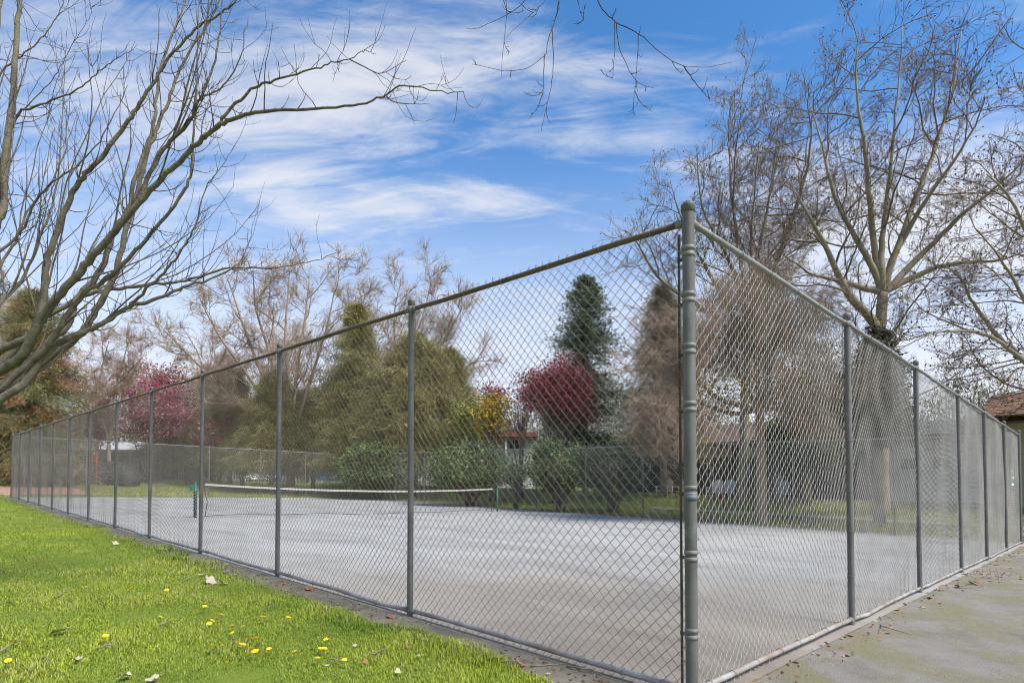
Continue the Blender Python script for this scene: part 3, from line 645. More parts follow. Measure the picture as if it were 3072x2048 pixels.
conifer('yew_tree', 'dark evergreen behind the brown weeping tree near the white building', 2420, 27, 1180, 110, 1400, (0.096, 0.128, 0.072), 41, 260, 40, .45, .15, .26, .09)
conifer('yew_tree', 'dark green evergreen filling the gap below the red leaved spire near the building', 2540, 28, 1120, 90, 1420, (0.112, 0.136, 0.080), 42, 240, 38, .5, .15, .26, .09, open_=.2)

# ------------------------------------------------------------------ leafy and blossom trees, shrubs
def leafy(name, label, cat, u, D, vtop, vbot, half, cols, seed, n=7000, L=.12, w=.08, ncl=150, cl=.45, stems=None, mt='branch_grey', flat_=0., rd=None, group=None, stuffname='leaves', shell=.35, vbase=None):
    rg = np.random.default_rng(seed); base = W(u, D); t = thing(name, label, cat, base, group=group)
    zt, zb = ZV(vtop, D)-base[2], max(.05, ZV(vbot, D)-base[2]); rx = half/F*D; rd = rd or rx*.8; zm, rz = (zt+zb)/2, (zt-zb)/2
    p = rg.normal(size=(ncl, 3)); p /= np.linalg.norm(p, axis=1, keepdims=True); p *= (1-shell*rg.random((ncl, 1))**.8)
    p[:, 2] = np.where(p[:, 2] < 0, p[:, 2]*(1-flat_*.4), p[:, 2])
    fh = np.array([math.sin(YAW), math.cos(YAW), 0])
    cen = p[:, :1]*rx*RT+p[:, 1:2]*rd*fh+np.array([0, 0, 1.])*(zm+p[:, 2:3]*rz)
    cen[:, 2] = np.maximum(cen[:, 2], .12)
    gs = Geo(); ns = stems or 7
    for k in range(ns):
        c = cen[rg.integers(0, ncl)]; gs.tube([(rg.normal()*.1, rg.normal()*.1, -.1), tuple(c*np.array([.35, .35, .5])), tuple(c)], [.05+.012*rz, .03+.006*rz, .01], 6)
    s0 = np.repeat(np.array([[0, 0, zb*.5]]), ncl, 0)+cen*np.array([.3, .3, .35]); gs.frusta(s0, cen, .022, .008, 4)
    link('stems', gs, M[mt], t)
    ic = rg.integers(0, ncl, n); c = cen[ic]+rg.normal(size=(n, 3))*cl*np.array([1, 1, .75])
    c[:, 2] = np.maximum(c[:, 2], .04)
    tint = (.6+.7*rg.random((ncl, 1)))[ic]*(.75+.5*rg.random((n, 1)))
    cols = np.array(cols); ci = rg.integers(0, len(cols), ncl)[ic]; ci = np.where(rg.random(n) < .25, rg.integers(0, len(cols), n), ci)
    g = Geo(); g.leaves(c, L*(.6+.8*rg.random(n)), w*(.6+.8*rg.random(n)), rg.normal(size=(n, 3))*np.array([1, 1, .6]), cols[ci]*tint, rg)
    link(stuffname, g, M['fol'], t, kind='stuff'); return t
PINK = [(.66, .23, .29), (.76, .33, .38), (.55, .17, .21)]
RED = [(.36, .075, .095), (.44, .10, .12), (.26, .06, .07)]
leafy('plum_tree', 'deep red leaved plum tree in front of the dark spruce', 'tree', 1672, 34, 1052, 1290, 125, RED, 51, 15000, .13, .08, 130, .38, shell=.75)
leafy('plum_tree', 'thin purple plum tree with a see-through crown left of the deep red one', 'tree', 1560, 37, 1130, 1290, 90, [(.10, .035, .045), (.14, .04, .05)], 52, 700, .15, .09, 60, .4, shell=.8, stems=12)
leafy('plum_tree', 'small dark plum tree behind the yellow shrub', 'tree', 1472, 41, 1150, 1260, 45, RED, 53, 1300, .18, .11, 30, .4, shell=.8)
leafy('cherry_tree', 'bright pink blossoming cherry tree behind the left fence', 'tree', 450, 50, 1090, 1345, 135, PINK, 54, 19000, .17, .11, 140, .5, shell=.8, stuffname='blossom')
leafy('maple_tree', 'orange bronze leaved tree rising behind the pink cherry', 'tree', 486, 53, 1076, 1300, 88, [(.22, .10, .035), (.27, .12, .04), (.14, .13, .03)], 55, 7500, .18, .12, 80, .6, shell=.8)
leafy('cherry_tree', 'low pink blossoming cherry at the edge of the large left evergreen', 'tree', 285, 49, 1190, 1340, 70, PINK, 56, 2600, .22, .14, 40, .6, shell=.8, stuffname='blossom')
leafy('cherry_tree', 'small pink blossoming cherry low behind the fourth fence post', 'tree', 655, 49, 1245, 1350, 55, PINK, 57, 2200, .22, .14, 34, .5, shell=.8, stuffname='blossom')
YEL = [(.62, .44, .02), (.55, .36, .02), (.40, .20, .03), (.30, .30, .05)]
leafy('forsythia_shrub', 'yellow and orange flowering shrub above the red roofed house', 'shrub', 1478, 37, 1172, 1315, 48, YEL, 58, 3600, .15, .10, 46, .34, shell=.7, stuffname='flowers')
leafy('leafing_tree', 'lime green leafing tree left of the yellow shrub', 'tree', 1405, 39, 1180, 1330, 62, [(.24, .27, .05), (.19, .22, .05), (.30, .30, .06)], 59, 2600, .16, .10, 60, .42, shell=.8)
RH = [(.105, .135, .07), (.15, .19, .085), (.25, .31, .11)]
leafy('rhododendron_shrub', 'round dark green hedge shrub behind the fence, left of the net end post', 'shrub', 1135, 40, 1318, 1496, 125, RH, 61, 12000, .16, .085, 240, .26, flat_=.6, rd=2.4)
leafy('rhododendron_shrub', 'round dark green hedge shrub directly behind the right net post', 'shrub', 1412, 33, 1322, 1498, 140, RH, 62, 12000, .14, .075, 240, .24, flat_=.6, rd=2.2)
leafy('rhododendron_shrub', 'loose leafy shrub below the deep red plum tree', 'shrub', 1675, 29, 1312, 1496, 115, RH+[(.10, .13, .06)], 63, 7500, .13, .07, 170, .24, flat_=.6, rd=1.8)
leafy('rhododendron_shrub', 'dark shrub between the loose shrub and the patio chairs', 'shrub', 1835, 29, 1330, 1494, 105, RH[:2], 64, 7000, .13, .07, 130, .24, flat_=.6, rd=1.6)
leafy('laurel_shrub', 'dark green shrub above the residence roof beside the brown weeping tree', 'shrub', 2400, 30, 1235, 1380, 120, RH[:2], 65, 6000, .2, .11, 130, .35, rd=2)
leafy('rhododendron_shrub', 'low dark shrub at the foot of the blue grey gabled house', 'shrub', 640, 57, 1352, 1415, 80, RH, 66, 3000, .2, .12, 70, .35, rd=2.5)
leafy('azalea_shrub', 'small bright green shrub beside the white van', 'shrub', 730, 54, 1380, 1425, 26, [(.14, .20, .04), (.20, .22, .05)], 67, 1400, .16, .1, 34, .28)
leafy('azalea_shrub', 'pale flowering shrub in the gap between the round hedges and plum tree', 'shrub', 1548, 31, 1395, 1470, 32, [(.30, .32, .24), (.12, .15, .06)], 68, 1600, .10, .07, 40, .2)

# far wood closing the view
g = Geo(); rgf = np.random.default_rng(70); gt_ = Geo()
u_ = np.concatenate([rgf.uniform(-700, 3900, 1500)]); Dn = rgf.uniform(82, 118, len(u_))
top = 1225+55*np.sin(u_/170.)+35*np.sin(u_/61.+1)+rgf.normal(size=len(u_))*28
for u, D_, tp_ in zip(u_, Dn, top):
    b = W(u, D_); h = max(4., ZV(tp_, D_)-b[2]); k = 120
    zz = rgf.random(k)**1.25; c = np.stack([rgf.normal(size=k)*(1.5*(1-zz)+.4), rgf.normal(size=k)*(1.5*(1-zz)+.4), zz*h], 1)+b
    base_c = np.array([(.24, .205, .16), (.27, .245, .14), (.18, .18, .115), (.26, .21, .175)][rgf.integers(0, 4)])
    dr = rgf.normal(size=(k, 3))*np.array([.5, .5, 1])+np.array([0, 0, .8])
    g.leaves(c, .9*(.5+rgf.random(k)), .13*(.5+rgf.random(k)), dr, base_c*(.6+.7*rgf.random((k, 1))), rgf)
fw_ = link('distant_woods', g, M['fol'], kind='stuff'); tag(fw_, 'hazy brown and olive woods closing the view behind the houses', 'woods')

# ------------------------------------------------------------------ near tree at the left
rg = np.random.default_rng(77)
base = W(-335, 6.4); nt = thing('maple_tree', 'near bare maple whose long mossy limbs fan across the upper left', 'tree', base)
F0 = P(-250, 1330, 6.4); F1 = P(-60, 800, 6.6)
gl_, gtw = Geo(), Geo()
AX, AD, AR = [], [], []
def limb(uv, d0, d1, r0, r1, root=None, ntw=26, g=None, tw=.75):
    n = len(uv); pts = [P(u, v, d0+(d1-d0)*i/max(1, n-1)) for i, (u, v) in enumerate(uv)]
    if root is not None: pts = list(root)+pts
    s = spline(pts, max(8, 5*len(pts))); s[1:-1] += rg.normal(size=(len(s)-2, 3))*(.006 if r0 > .012 else .0016)
    L = np.concatenate([[0], np.cumsum(np.linalg.norm(np.diff(s, axis=0), axis=1))]); L /= L[-1]
    r = .66*r0*(1-L)**1.15+r1; nm = 9 if r0 > .03 else 6
    (g or gl_).tube(s-base, r, nm)
    d = np.gradient(s, axis=0); d /= np.linalg.norm(d, axis=1, keepdims=True)
    m = L > .25; m &= (L < .62) & (r > .012); AX.append(s[m]); AD.append(d[m])
    # side shoots that leave at an angle, sag and then curl upwards
    for k in range(ntw):
        j = rg.integers(int(len(s)*.22), len(s)); p = s[j].copy(); q = d[j]*.7+rg.normal(size=3)*.75+np.array([0, 0, .1]); q /= np.linalg.norm(q)
        ln = tw*(.25+.9*rg.random()**1.5); k_ = 7; path = [p-base]; hook = rg.random() < .35
        for i in range(k_):
            q = q+np.array([0, 0, (.30 if not hook else (-.22 if i < 3 else .5))])*(.4+.5*rg.random())+rg.normal(size=3)*.10; q /= np.linalg.norm(q); p = p+q*ln/k_; path.append(p-base)
        rs = max(.0026, min(.0055, r[j]*.4)); gtw.tube(path, np.linspace(rs, .0013, k_+1), 4, False)
        for b_ in range(rg.integers(0, 4)):
            i0 = rg.integers(2, k_); pq = path[i0]+0; qq = (path[i0]-path[i0-1]); qq = qq/np.linalg.norm(qq)+rg.normal(size=3)*.7; qq /= np.linalg.norm(qq); pth = [pq]
            for i in range(4): qq = qq+np.array([0, 0, .25])+rg.normal(size=3)*.12; qq /= np.linalg.norm(qq); pq = pq+qq*ln*.09*(.5+rg.random()); pth.append(pq)
            gtw.tube(pth, np.linspace(.0020, .0011, 5), 3, False)
A = [F0]
limb([(-335, 1500), (-290, 1400), (-250, 1330)], 6.4, 6.4, .10, .15, [base-np.array([0, 0, .2])], 0)
limb([(-160, 1080), (-60, 800), (-20, 700), (7, 620), (17, 484), (28, 374), (42, 277), (48, 138), (60, 0), (70, -160), (85, -380)], 6.5, 6.9, .085, .012, A, 30)
limb([(-120, 1200), (0, 1112), (55, 1081), (94, 1019), (133, 940), (187, 878), (258, 792), (328, 714), (391, 636), (484, 536), (553, 470), (602, 422), (647, 384), (699, 356), (767, 338), (921, 328), (1062, 316), (1155, 284), (1222, 254), (1323, 277), (1390, 275)], 6.2, 4.9, .085, .003, A, 40, tw=.6)
limb([(602, 422), (647, 384), (692, 325), (760, 267), (820, 241), (934, 207), (1001, 187), (1048, 177), (1095, 152), (1128, 163)], 5.55, 5.2, .024, .0025, None, 18, tw=.5)
limb([(1048, 177), (1120, 215), (1155, 217), (1220, 180)], 5.2, 5.1, .006, .002, None, 4, tw=.3)
limb([(1155, 284), (1180, 305), (1230, 312), (1290, 312)], 5.1, 5.0, .006, .002, None, 4, tw=.3)
limb([(-100, 1210), (40, 1130), (140, 1034), (203, 972), (234, 894), (297, 816), (344, 691), (383, 628), (415, 512), (457, 387), (470, 277), (484, 194), (533, 69), (553, 0), (580, -120)], 6.4, 7.2, .068, .006, A, 34)
limb([(-80, 1220), (60, 1150), (125, 1089), (234, 1011), (281, 940), (336, 839), (367, 745), (391, 640), (443, 470), (470, 387), (512, 290), (540, 207), (588, 124), (643, 41), (657, 0), (690, -110)], 6.3, 6.6, .068, .006, A, 34)
limb([(-60, 1210), (70, 1110), (156, 1019), (195, 956), (250, 886), (328, 831), (406, 753), (469, 683), (539, 597), (572, 520), (580, 430), (588, 318), (609, 290), (664, 263), (719, 180), (744, 55)], 6.1, 5.6, .055, .004, A, 34, tw=.6)
limb([(375, 640), (415, 600), (470, 477), (526, 408), (574, 353), (588, 318), (640, 200), (660, 80), (668, -60)], 5.9, 5.6, .03, .004, None, 20, tw=.5)
limb([(80, 1010), (156, 940), (258, 886), (351, 866), (469, 851), (562, 839), (684, 805), (768, 804), (840, 801), (958, 776), (1020, 755)], 6.6, 7.0, .060, .003, [F0, P(-80, 1180, 6.5)], 26, tw=.7)
limb([(-110, 1270), (0, 1198), (70, 1151), (140, 1058), (226, 1003), (273, 987), (344, 948), (391, 917), (484, 890), (562, 856), (625, 839), (708, 794), (739, 747), (744, 690)], 6.0, 6.5, .085, .004, A, 34, tw=.65)
limb([(391, 917), (440, 868), (500, 808), (547, 745), (586, 675), (617, 566), (650, 520), (700, 440)], 6.2, 5.9, .022, .002, None, 18, tw=.55)
limb([(-70, 1130), (0, 1050), (86, 1011), (117, 956), (133, 847), (148, 761), (195, 636), (227, 566), (249, 533), (304, 470), (367, 387), (415, 318), (457, 256), (498, 187), (540, 138), (602, 76), (664, 41), (706, 0), (770, -90)], 6.4, 5.8, .07, .006, A, 36, tw=.6)
limb([(60, 700), (97, 620), (159, 547), (256, 477), (325, 380), (384, 256)], 6.7, 6.4, .02, .003, [F1], 16, tw=.5)
limb([(-20, 560), (48, 353), (90, 325), (166, 297), (242, 263), (297, 215), (346, 180), (401, 149)], 6.8, 6.4, .034, .003, [F1], 20, tw=.55)
limb([(-40, 380), (0, 228), (76, 159), (138, 97), (187, 21), (200, -60)], 6.8, 6.9, .03, .004, [F1], 14)
limb([(20, 420), (100, 300), (166, 228), (208, 152), (263, 62), (277, 20)], 6.8, 6.5, .018, .002, [F1], 12)
limb([(-60, 950), (0, 800), (47, 722), (86, 628), (117, 589), (156, 545), (194, 450), (201, 346), (187, 277), (187, 225)], 6.6, 7.1, .034, .003, A, 20)
limb([(-90, 1050), (0, 909), (47, 862), (94, 784), (141, 659), (170, 560), (180, 470), (190, 300), (196, 160)], 6.5, 7.4, .034, .003, A, 20)
limb([(-120, 1000), (-70, 600), (-30, 300), (0, 60), (20, -150)], 6.9, 7.6, .05, .01, A, 24)
SX, SD = np.concatenate(AX), np.concatenate(AD)
for k in range(46):
    j = rg.integers(0, len(SX)); p = SX[j].copy(); q = SD[j]*.8+np.array([0, 0, .45])+RT*.15+rg.normal(size=3)*.3; q /= np.linalg.norm(q); ln = .8+1.5*rg.random(); path = [p]
    for i in range(9):
        q = q+np.array([0, 0, .10])+rg.normal(size=3)*.075; q /= np.linalg.norm(q); p = p+q*ln/9; path.append(p)
    r_ = .006+.006*rg.random(); gl_.tube(np.array(path)-base, np.linspace(r_, .0022, 10), 5, False)
    for c_ in range(5):
        i0 = rg.integers(2, 10); pq = path[i0]; qq = q+rg.normal(size=3)*.7; qq /= np.linalg.norm(qq); pth = [pq-base]; l2 = .15+.4*rg.random()
        for i in range(5): qq = qq+np.array([0, 0, .18])+rg.normal(size=3)*.12; qq /= np.linalg.norm(qq); pq = pq+qq*l2/5; pth.append(pq-base)
        gtw.tube(pth, np.linspace(.003, .0013, 6), 3, False)
link('limbs', gl_, M['bark_near'], nt)
link('twigs', gtw, M['twig'], nt, kind='stuff')

# overhanging twigs of a tree beside the camera
gl_, gtw = Geo(), Geo(); base = np.array([1.6, -6.2, float(G(1.6, -6.2))])
ot = thing('birch_tree', 'birch of which only thin hanging twigs reach in at the top of the photo', 'tree', base)
top_ = P(1700, -420, 4.4)
limb([(1700, -420)], 4.4, 4.4, .12, .035, [base-np.array([0, 0, .2]), base+np.array([-.1, .2, 3.]), base+np.array([-.4, .9, 5.4])], 0)
limb([(1760, -120), (1792, 0), (1842, 63), (1918, 104), (1988, 164), (2051, 198), (2127, 201), (2196, 186)], 4.2, 3.8, .010, .0012, [top_], 3, tw=.12)
limb([(2051, 198), (2089, 253), (2127, 297)], 3.9, 3.8, .004, .0015, None, 3, tw=.2)
for uv in ([(1845, 63), (1842, 190), (1836, 240)], [(1849, 70), (1861, 152), (1906, 240), (1962, 265)], [(1915, 104), (1912, 190), (1902, 294)], [(1656, 76), (1659, 215), (1640, 316), (1624, 392)], [(1634, 164), (1630, 250), (1628, 300)]):
    limb(uv, 4.05, 4.0, .0036, .0012, None, 3, tw=.18)
limb([(1690, -150), (1678, 0), (1669, 51), (1646, 114), (1634, 164), (1577, 205), (1514, 212), (1419, 193)], 4.2, 4.0, .008, .0012, [top_], 4, tw=.16)
limb([(1640, -120), (1574, 0), (1520, 44), (1432, 85), (1400, 85)], 4.3, 4.1, .007, .0015, [top_], 4, tw=.14)
limb([(1690, -60), (1640, 0), (1577, 57), (1520, 111)], 4.2, 4.0, .005, .0012, [top_], 3, tw=.12)
limb([(1520, -60), (1517, 0), (1520, 38), (1507, 177), (1504, 231)], 4.2, 4.1, .004, .0012, [P(1600, -200, 4.3)], 4, tw=.2)
limb([(1720, -90), (1735, 10), (1750, 60)], 4.2, 4.1, .004, .0012, [top_], 8, tw=.2)
link('limbs', gl_, M['twig'], ot); link('twigs', gtw, M['twig'], ot, kind='stuff')
#@@PART3
# ------------------------------------------------------------------ houses and things beyond the court
class Hs:
    """a thing placed at pixel column u, distance D, facing the camera; boxes given in photo columns/rows and metres of depth"""
    def __init__(s, name, label, cat, u, D, rot=0., group=None):
        s.u, s.D = u, D; b = W(u, D); s.z0 = b[2]; s.t = thing(name, label, cat, b, -YAW+rot, group)
    def a(s, u): return (u-s.u)/F*s.D
    def z(s, v): return ZV(v, s.D)-s.z0
    def box(s, name, u0, u1, v0, v1, d0, d1, m, parent=None, label=None):
        lo = s.z(v1) if v1 is not None else -.4
        return flatobj(name, Geo().box((s.a(u0), d0, lo), (s.a(u1), d1, s.z(v0))), M[m], parent or s.t, label=label)
    def window(s, u0, u1, v0, v1, cols=2, rows=1, d=-.03, fm='white', parent=None):
        w = .05; x0, x1, z0, z1 = s.a(u0), s.a(u1), s.z(v1), s.z(v0)
        g = Geo(); g.box((x0-w, d-.05, z1), (x1+w, d, z1+w)).box((x0-w, d-.07, z0-w), (x1+w, d, z0)).box((x0-w, d-.05, z0), (x0, d, z1)).box((x1, d-.05, z0), (x1+w, d, z1))
        for i in range(1, cols): x = x0+(x1-x0)*i/cols; g.box((x-.02, d-.035, z0), (x+.02, d, z1))
        for i in range(1, rows): z = z0+(z1-z0)*i/rows; g.box((x0, d-.030, z-.018), (x1, d-.003, z+.018))
        o = flatobj('window', g, M[fm], parent or s.t); flatobj('pane', Geo().box((x0, d-.012, z0), (x1, d-.004, z1)), M['glass'], o); return o
    def siding(s, u0, u1, v0, v1, d, m, step=.16):
        g = Geo(); z = s.z(v1) if v1 is not None else -.2; x0, x1 = s.a(u0), s.a(u1); zt = s.z(v0)
        while z < zt-.02:
            h = min(step, zt-z); g.add([(x0, d-.030, z), (x1, d-.030, z), (x1, d-.006, z+h), (x0, d-.006, z+h), (x0, d, z), (x1, d, z)], [(0, 1, 2, 3), (4, 5, 1, 0)]); z += step
        return flatobj('siding', g, M[m], s.t, kind='stuff')
def roof_gable(g, x0, x1, y0, y1, ze, zr, t=.12, along='x'):
    if along == 'x':      # ridge runs along x
        ym = (y0+y1)/2; pr = [(y0, ze), (ym, zr), (y1, ze), (y1, ze+t), (ym, zr+t), (y0, ze+t)]
        v = [(x0, a, b) for a, b in pr]+[(x1, a, b) for a, b in pr]
    else:
        xm = (x0+x1)/2; pr = [(x0, ze), (xm, zr), (x1, ze), (x1, ze+t), (xm, zr+t), (x0, ze+t)]
        v = [(a, y0, b) for a, b in pr]+[(a, y1, b) for a, b in pr]
    q = [(i, (i+1) % 6, 6+(i+1) % 6, 6+i) for i in range(6)]+[(0, 5, 4, 1), (1, 4, 3, 2), (6, 7, 10, 11), (7, 8, 9, 10)]
    return g.add(v, q)

# white house with veranda, far left
h = Hs('white_house', 'low white house with a pale roof and a white railed veranda beyond the playground', 'house', 290, 64)
h.box('wall', 175, 400, 1352, None, 0, 6, 'brown'); h.box('wall', 176, 228, 1356, None, -.12, -.01, 'offwhite'); h.box('wall_base', 222, 290, 1392, 1402, -.12, -.01, 'white')
g = Geo(); roof_gable(g, h.a(165), h.a(425), -1., 7., h.z(1352), h.z(1322)); flatobj('roof', g, M['offwhite'], h.t)
h.box('eave_board', 165, 425, 1349, 1355, -1.12, -1.01, 'redbrown')
h.window(238, 291, 1367, 1389, 4, 3, -.02); h.window(183, 192, 1365, 1388, 1, 2, -.13)
for u in (186, 226, 300, 345): h.box('veranda_post', u-2, u+2, 1355, None, -.9, -.75, 'white')
for z0, z1 in ((1405, 1407), (1421, 1423)): h.box('rail', 178, 262, z0, z1, -.95, -.85, 'white')
bm = Geo().box((0, -.92, h.z(1421)), (.06, -.88, h.z(1407))).mesh('baluster', False)
for k in range(22): link('baluster', bm, M['white'], h.t, (h.a(180)+k*.133, 0, 0))
# fences
h = Hs('picket_fence', 'long white picket fence running in front of the dark hedge wall', 'fence', 520, 60)
for z0, z1 in ((1409, 1411), (1419, 1421)): h.box('rail', 395, 735, z0, z1, .03, .08, 'white')
bm = Geo().prism([(-.045, -.1), (.045, -.1), (.045, h.z(1408)), (0, h.z(1406)), (-.045, h.z(1408))], 0, .025).mesh('picket', False)
for k in range(70): link('picket', bm, M['white'], h.t, (h.a(398)+k*.163, 0, 0))
h = Hs('garden_wall', 'dark board wall behind the long white picket fence', 'wall', 500, 63)
for k in range(34): h.box('board', 400+k*6.1, 400+k*6.1+5.8, 1379-(k % 3)*.7, None, .0, .05, 'darkwood_and_shade')
h.box('board_cap', 398, 608, 1376, 1378.3, -.03, .09, 'brown')
h = Hs('white_statue', 'slim white garden column standing before the dark board wall', 'garden column', 438, 61.5)
g = Geo(); g.lathe([(.17, -.2), (.17, .15), (.10, .2), (.09, 1.2), (.15, 1.25), (.13, 1.4), (.06, 1.5), (.08, 1.62), (.001, 1.75)], 12); link('column', g, M['white'], h.t)
h = Hs('slat_fence', 'dark fence with white slats on top at the far left edge', 'fence', 18, 52)
h.box('board_panel', -60, 46, 1386, None, .05, .12, 'darkwood_and_shade'); h.box('rail', -60, 46, 1383.2, 1386, .0, .05, 'offwhite')
for k in range(14): h.box('slat', -58+k*7.4, -58+k*7.4+3.2, 1362, 1386, .055, .10, 'offwhite')
h.box('rail', -60, 46, 1360, 1362, .03, .10, 'dark')
# blue-grey gabled house
h = Hs('gabled_house', 'pale blue grey gabled house with a blue base and orange brown roof', 'house', 1010, 66)
xl, xr_ = 927, 1130
h.box('wall', xl, xr_, 1374, None, 0, 8, 'greysid'); h.siding(xl, xr_, 1375, 1423, 0, 'greysid', .17)
h.box('base', 944, xr_, 1423, 1437, -.06, -.035, 'bluebase')
g = Geo(); x0, x1, xm = h.a(927), h.a(985), h.a(950); g.add([(x0, -.2, h.z(1374)), (x1, -.2, h.z(1374)), (xm, -.2, h.z(1350)), (x0, 3, h.z(1374)), (x1, 3, h.z(1374)), (xm, 3, h.z(1350))], [(0, 1, 4, 3), (1, 2, 5, 4), (2, 0, 3, 5)], [(0, 2, 1), (3, 4, 5)]); flatobj('gable_wall', g, M['greysid'], h.t)
g = Geo(); roof_gable(g, h.a(922), h.a(978), -.5, 4, h.z(1374), h.z(1347), .14, 'y'); flatobj('gable_roof', g, M['redbrown'], h.t)
g = Geo(); roof_gable(g, h.a(960), h.a(1140), -.6, 8.6, h.z(1382), h.z(1336), .16); flatobj('roof', g, M['orangeroof'], h.t)
h.box('eave_board', 960, 1140, 1381, 1384, -.68, -.61, 'white')
d_ = h.box('dormer', 958, 972, 1345, 1372, -.3, 1.5, 'white'); h.window(961, 969, 1349, 1361, 1, 1, -.31)
h.window(938, 952, 1390, 1408, 2, 1); h.window(977, 983, 1390, 1398, 1, 1); h.window(1060, 1085, 1388, 1408, 2, 1)
h = Hs('garage', 'white roofed garage with brown doors left of the blue grey gabled house', 'garage', 893, 69)
h.box('wall', 862, 924, 1402, None, 0, 5, 'brown')
g = Geo(); g.add([(h.a(858), -.6, h.z(1406)), (h.a(927), -.6, h.z(1406)), (h.a(924), 4.5, h.z(1366)), (h.a(868), 4.5, h.z(1366)), (h.a(858), -.6, h.z(1403.5)), (h.a(927), -.6, h.z(1403.5)), (h.a(924), 4.5, h.z(1364)), (h.a(868), 4.5, h.z(1364))], [(0, 3, 2, 1), (4, 5, 6, 7), (0, 1, 5, 4), (1, 2, 6, 5), (2, 3, 7, 6), (3, 0, 4, 7)]); flatobj('roof', g, M['white'], h.t)
for k in range(2): h.box('garage_door', 866+k*29, 891+k*29, 1408, None, -.05, -.01, 'tanwood')
# red roofed house
h = Hs('red_roofed_house', 'house with a flat red brown roof edge and white framed window above the hedges', 'house', 1510, 47)
h.box('wall', 1440, 1600, 1313, None, 0, 6, 'offwhite'); h.window(1528, 1560, 1319, 1345, 2, 1)
h.box('roof', 1428, 1612, 1298, 1312, -1., 7, 'redbrown'); h.box('eave_board', 1428, 1612, 1306, 1312.5, -1.06, -1.01, 'redbrown')
h.box('post', 1516, 1520, 1313, None, -.8, -.66, 'white')
# van and car
def van(u, D, rot, label):
    b = W(u, D); t = thing('white_van', label, 'van', b, -YAW+rot)
    prof = [(-2.4, .35), (2.35, .35), (2.4, .75), (2.35, 1.05), (1.75, 1.15), (1.15, 1.85), (.9, 1.98), (-2.3, 2.0), (-2.4, 1.8)]
    flatobj('body', Geo().prism(prof, -.93, .93), M['white'], t)
    for s_ in (-1, 1):
        y0 = .935*s_; g = Geo(); g.prism([(.35, 1.15), (1.55, 1.15), (1.05, 1.78), (.35, 1.8)], min(y0, y0+.012*s_), max(y0, y0+.012*s_)); flatobj('side_window', g, M['glass'], t)
        link('headlight', flat_box((2.375, s_*.72-.14, .78), (2.425, s_*.72+.14, .98)), M['lamp'], t)
        for x in (-1.5, 1.5):
            wp = link('wheel', Geo().tube([(x, s_*.72, .34), (x, s_*.95, .34)], .34, 16), M['tyre'], t); link('rim', Geo().tube([(x, s_*.945, .34), (x, s_*.965, .34)], .2, 12), M['fitting'], wp)
    g = Geo(); g.add([(1.80, -.82, 1.18), (1.80, .82, 1.18), (1.22, .78, 1.84), (1.22, -.78, 1.84)], [(0, 1, 2, 3)]); flatobj('windscreen', g, M['glass'], t)
    link('bumper', flat_box((2.38, -.92, .35), (2.50, .92, .55)), M['dark'], t); link('grille', flat_box((2.39, -.5, .62), (2.43, .5, .76)), M['dark'], t)
    return t
def flat_box(a, b): return Geo().box(a, b).mesh('box', False)
van(782, 78, R(205), 'white van parked with its dark windscreen to the left beyond the grass bank')

# row house beyond the far fence, front wall on x = 30
class Row:
    def __init__(s, name, label, cat, X, y0, group=None):
        s.X, s.y0 = X, y0; s.z0 = float(G(X, y0)); s.t = thing(name, label, cat, (X, y0, s.z0), -HB, group)
    def p(s, u, v, d=0.):
        r = ray(u, v); k = (s.X+d-CAM[0])/r[0]; q = CAM+k*r; return s.y0-q[1], q[2]-s.z0
    def box(s, name, u0, u1, v0, v1, d0, d1, m, parent=None):
        um = (u0+u1)/2; x0, x1 = s.p(u0, v0, d0)[0], s.p(u1, v0, d0)[0]; zt = s.p(um, v0, d0)[1]; zb = s.p(um, v1, d0)[1] if v1 is not None else -.6
        return flatobj(name, Geo().box((x0, d0, zb), (x1, d1, zt)), M[m], parent or s.t)
    def window(s, u0, u1, v0, v1, cols=2, d=-.03, fm='white'):
        um = (u0+u1)/2; x0, x1 = s.p(u0, v0, d)[0], s.p(u1, v0, d)[0]; z1, z0 = s.p(um, v0, d)[1], s.p(um, v1, d)[1]; w = .05
        g = Geo(); g.box((x0-w, d-.05, z1), (x1+w, d, z1+w)).box((x0-w, d-.07, z0-w), (x1+w, d, z0)).box((x0-w, d-.05, z0), (x0, d, z1)).box((x1, d-.05, z0), (x1+w, d, z1))
        for i in range(1, cols): x = x0+(x1-x0)*i/cols; g.box((x-.02, d-.035, z0), (x+.02, d, z1))
        o = flatobj('window', g, M[fm], s.t); flatobj('pane', Geo().box((x0, d-.012, z0), (x1, d-.004, z1)), M['glass'], o); return o
    def siding(s, u0, u1, v0, v1, d, m, step=.15):
        um = (u0+u1)/2; x0, x1 = s.p(u0, v0, d)[0], s.p(u1, v0, d)[0]; zt = s.p(um, v0, d)[1]; z = s.p(um, v1, d)[1] if v1 is not None else -.3
        g = Geo()
        while z < zt-.02:
            hh = min(step, zt-z); g.add([(x0, d-.030, z), (x1, d-.030, z), (x1, d-.006, z+hh), (x0, d-.006, z+hh), (x0, d, z), (x1, d, z)], [(0, 1, 2, 3), (4, 5, 1, 0)]); z += step
        return flatobj('siding', g, M[m], s.t, kind='stuff')
h = Row('row_house', 'long low residence with white siding bands behind the brown weeping tree', 'house', 30, 14)
h.box('wall', 1880, 2600, 1338, None, 0, 8, 'darkwood_and_shade')  # dark wall colour paints in the shade under the eave
for u0, u1 in ((1880, 1975), (2093, 2195), (2224, 2270), (2470, 2600)): h.siding(u0, u1, 1339, 1371, -.01, 'white')
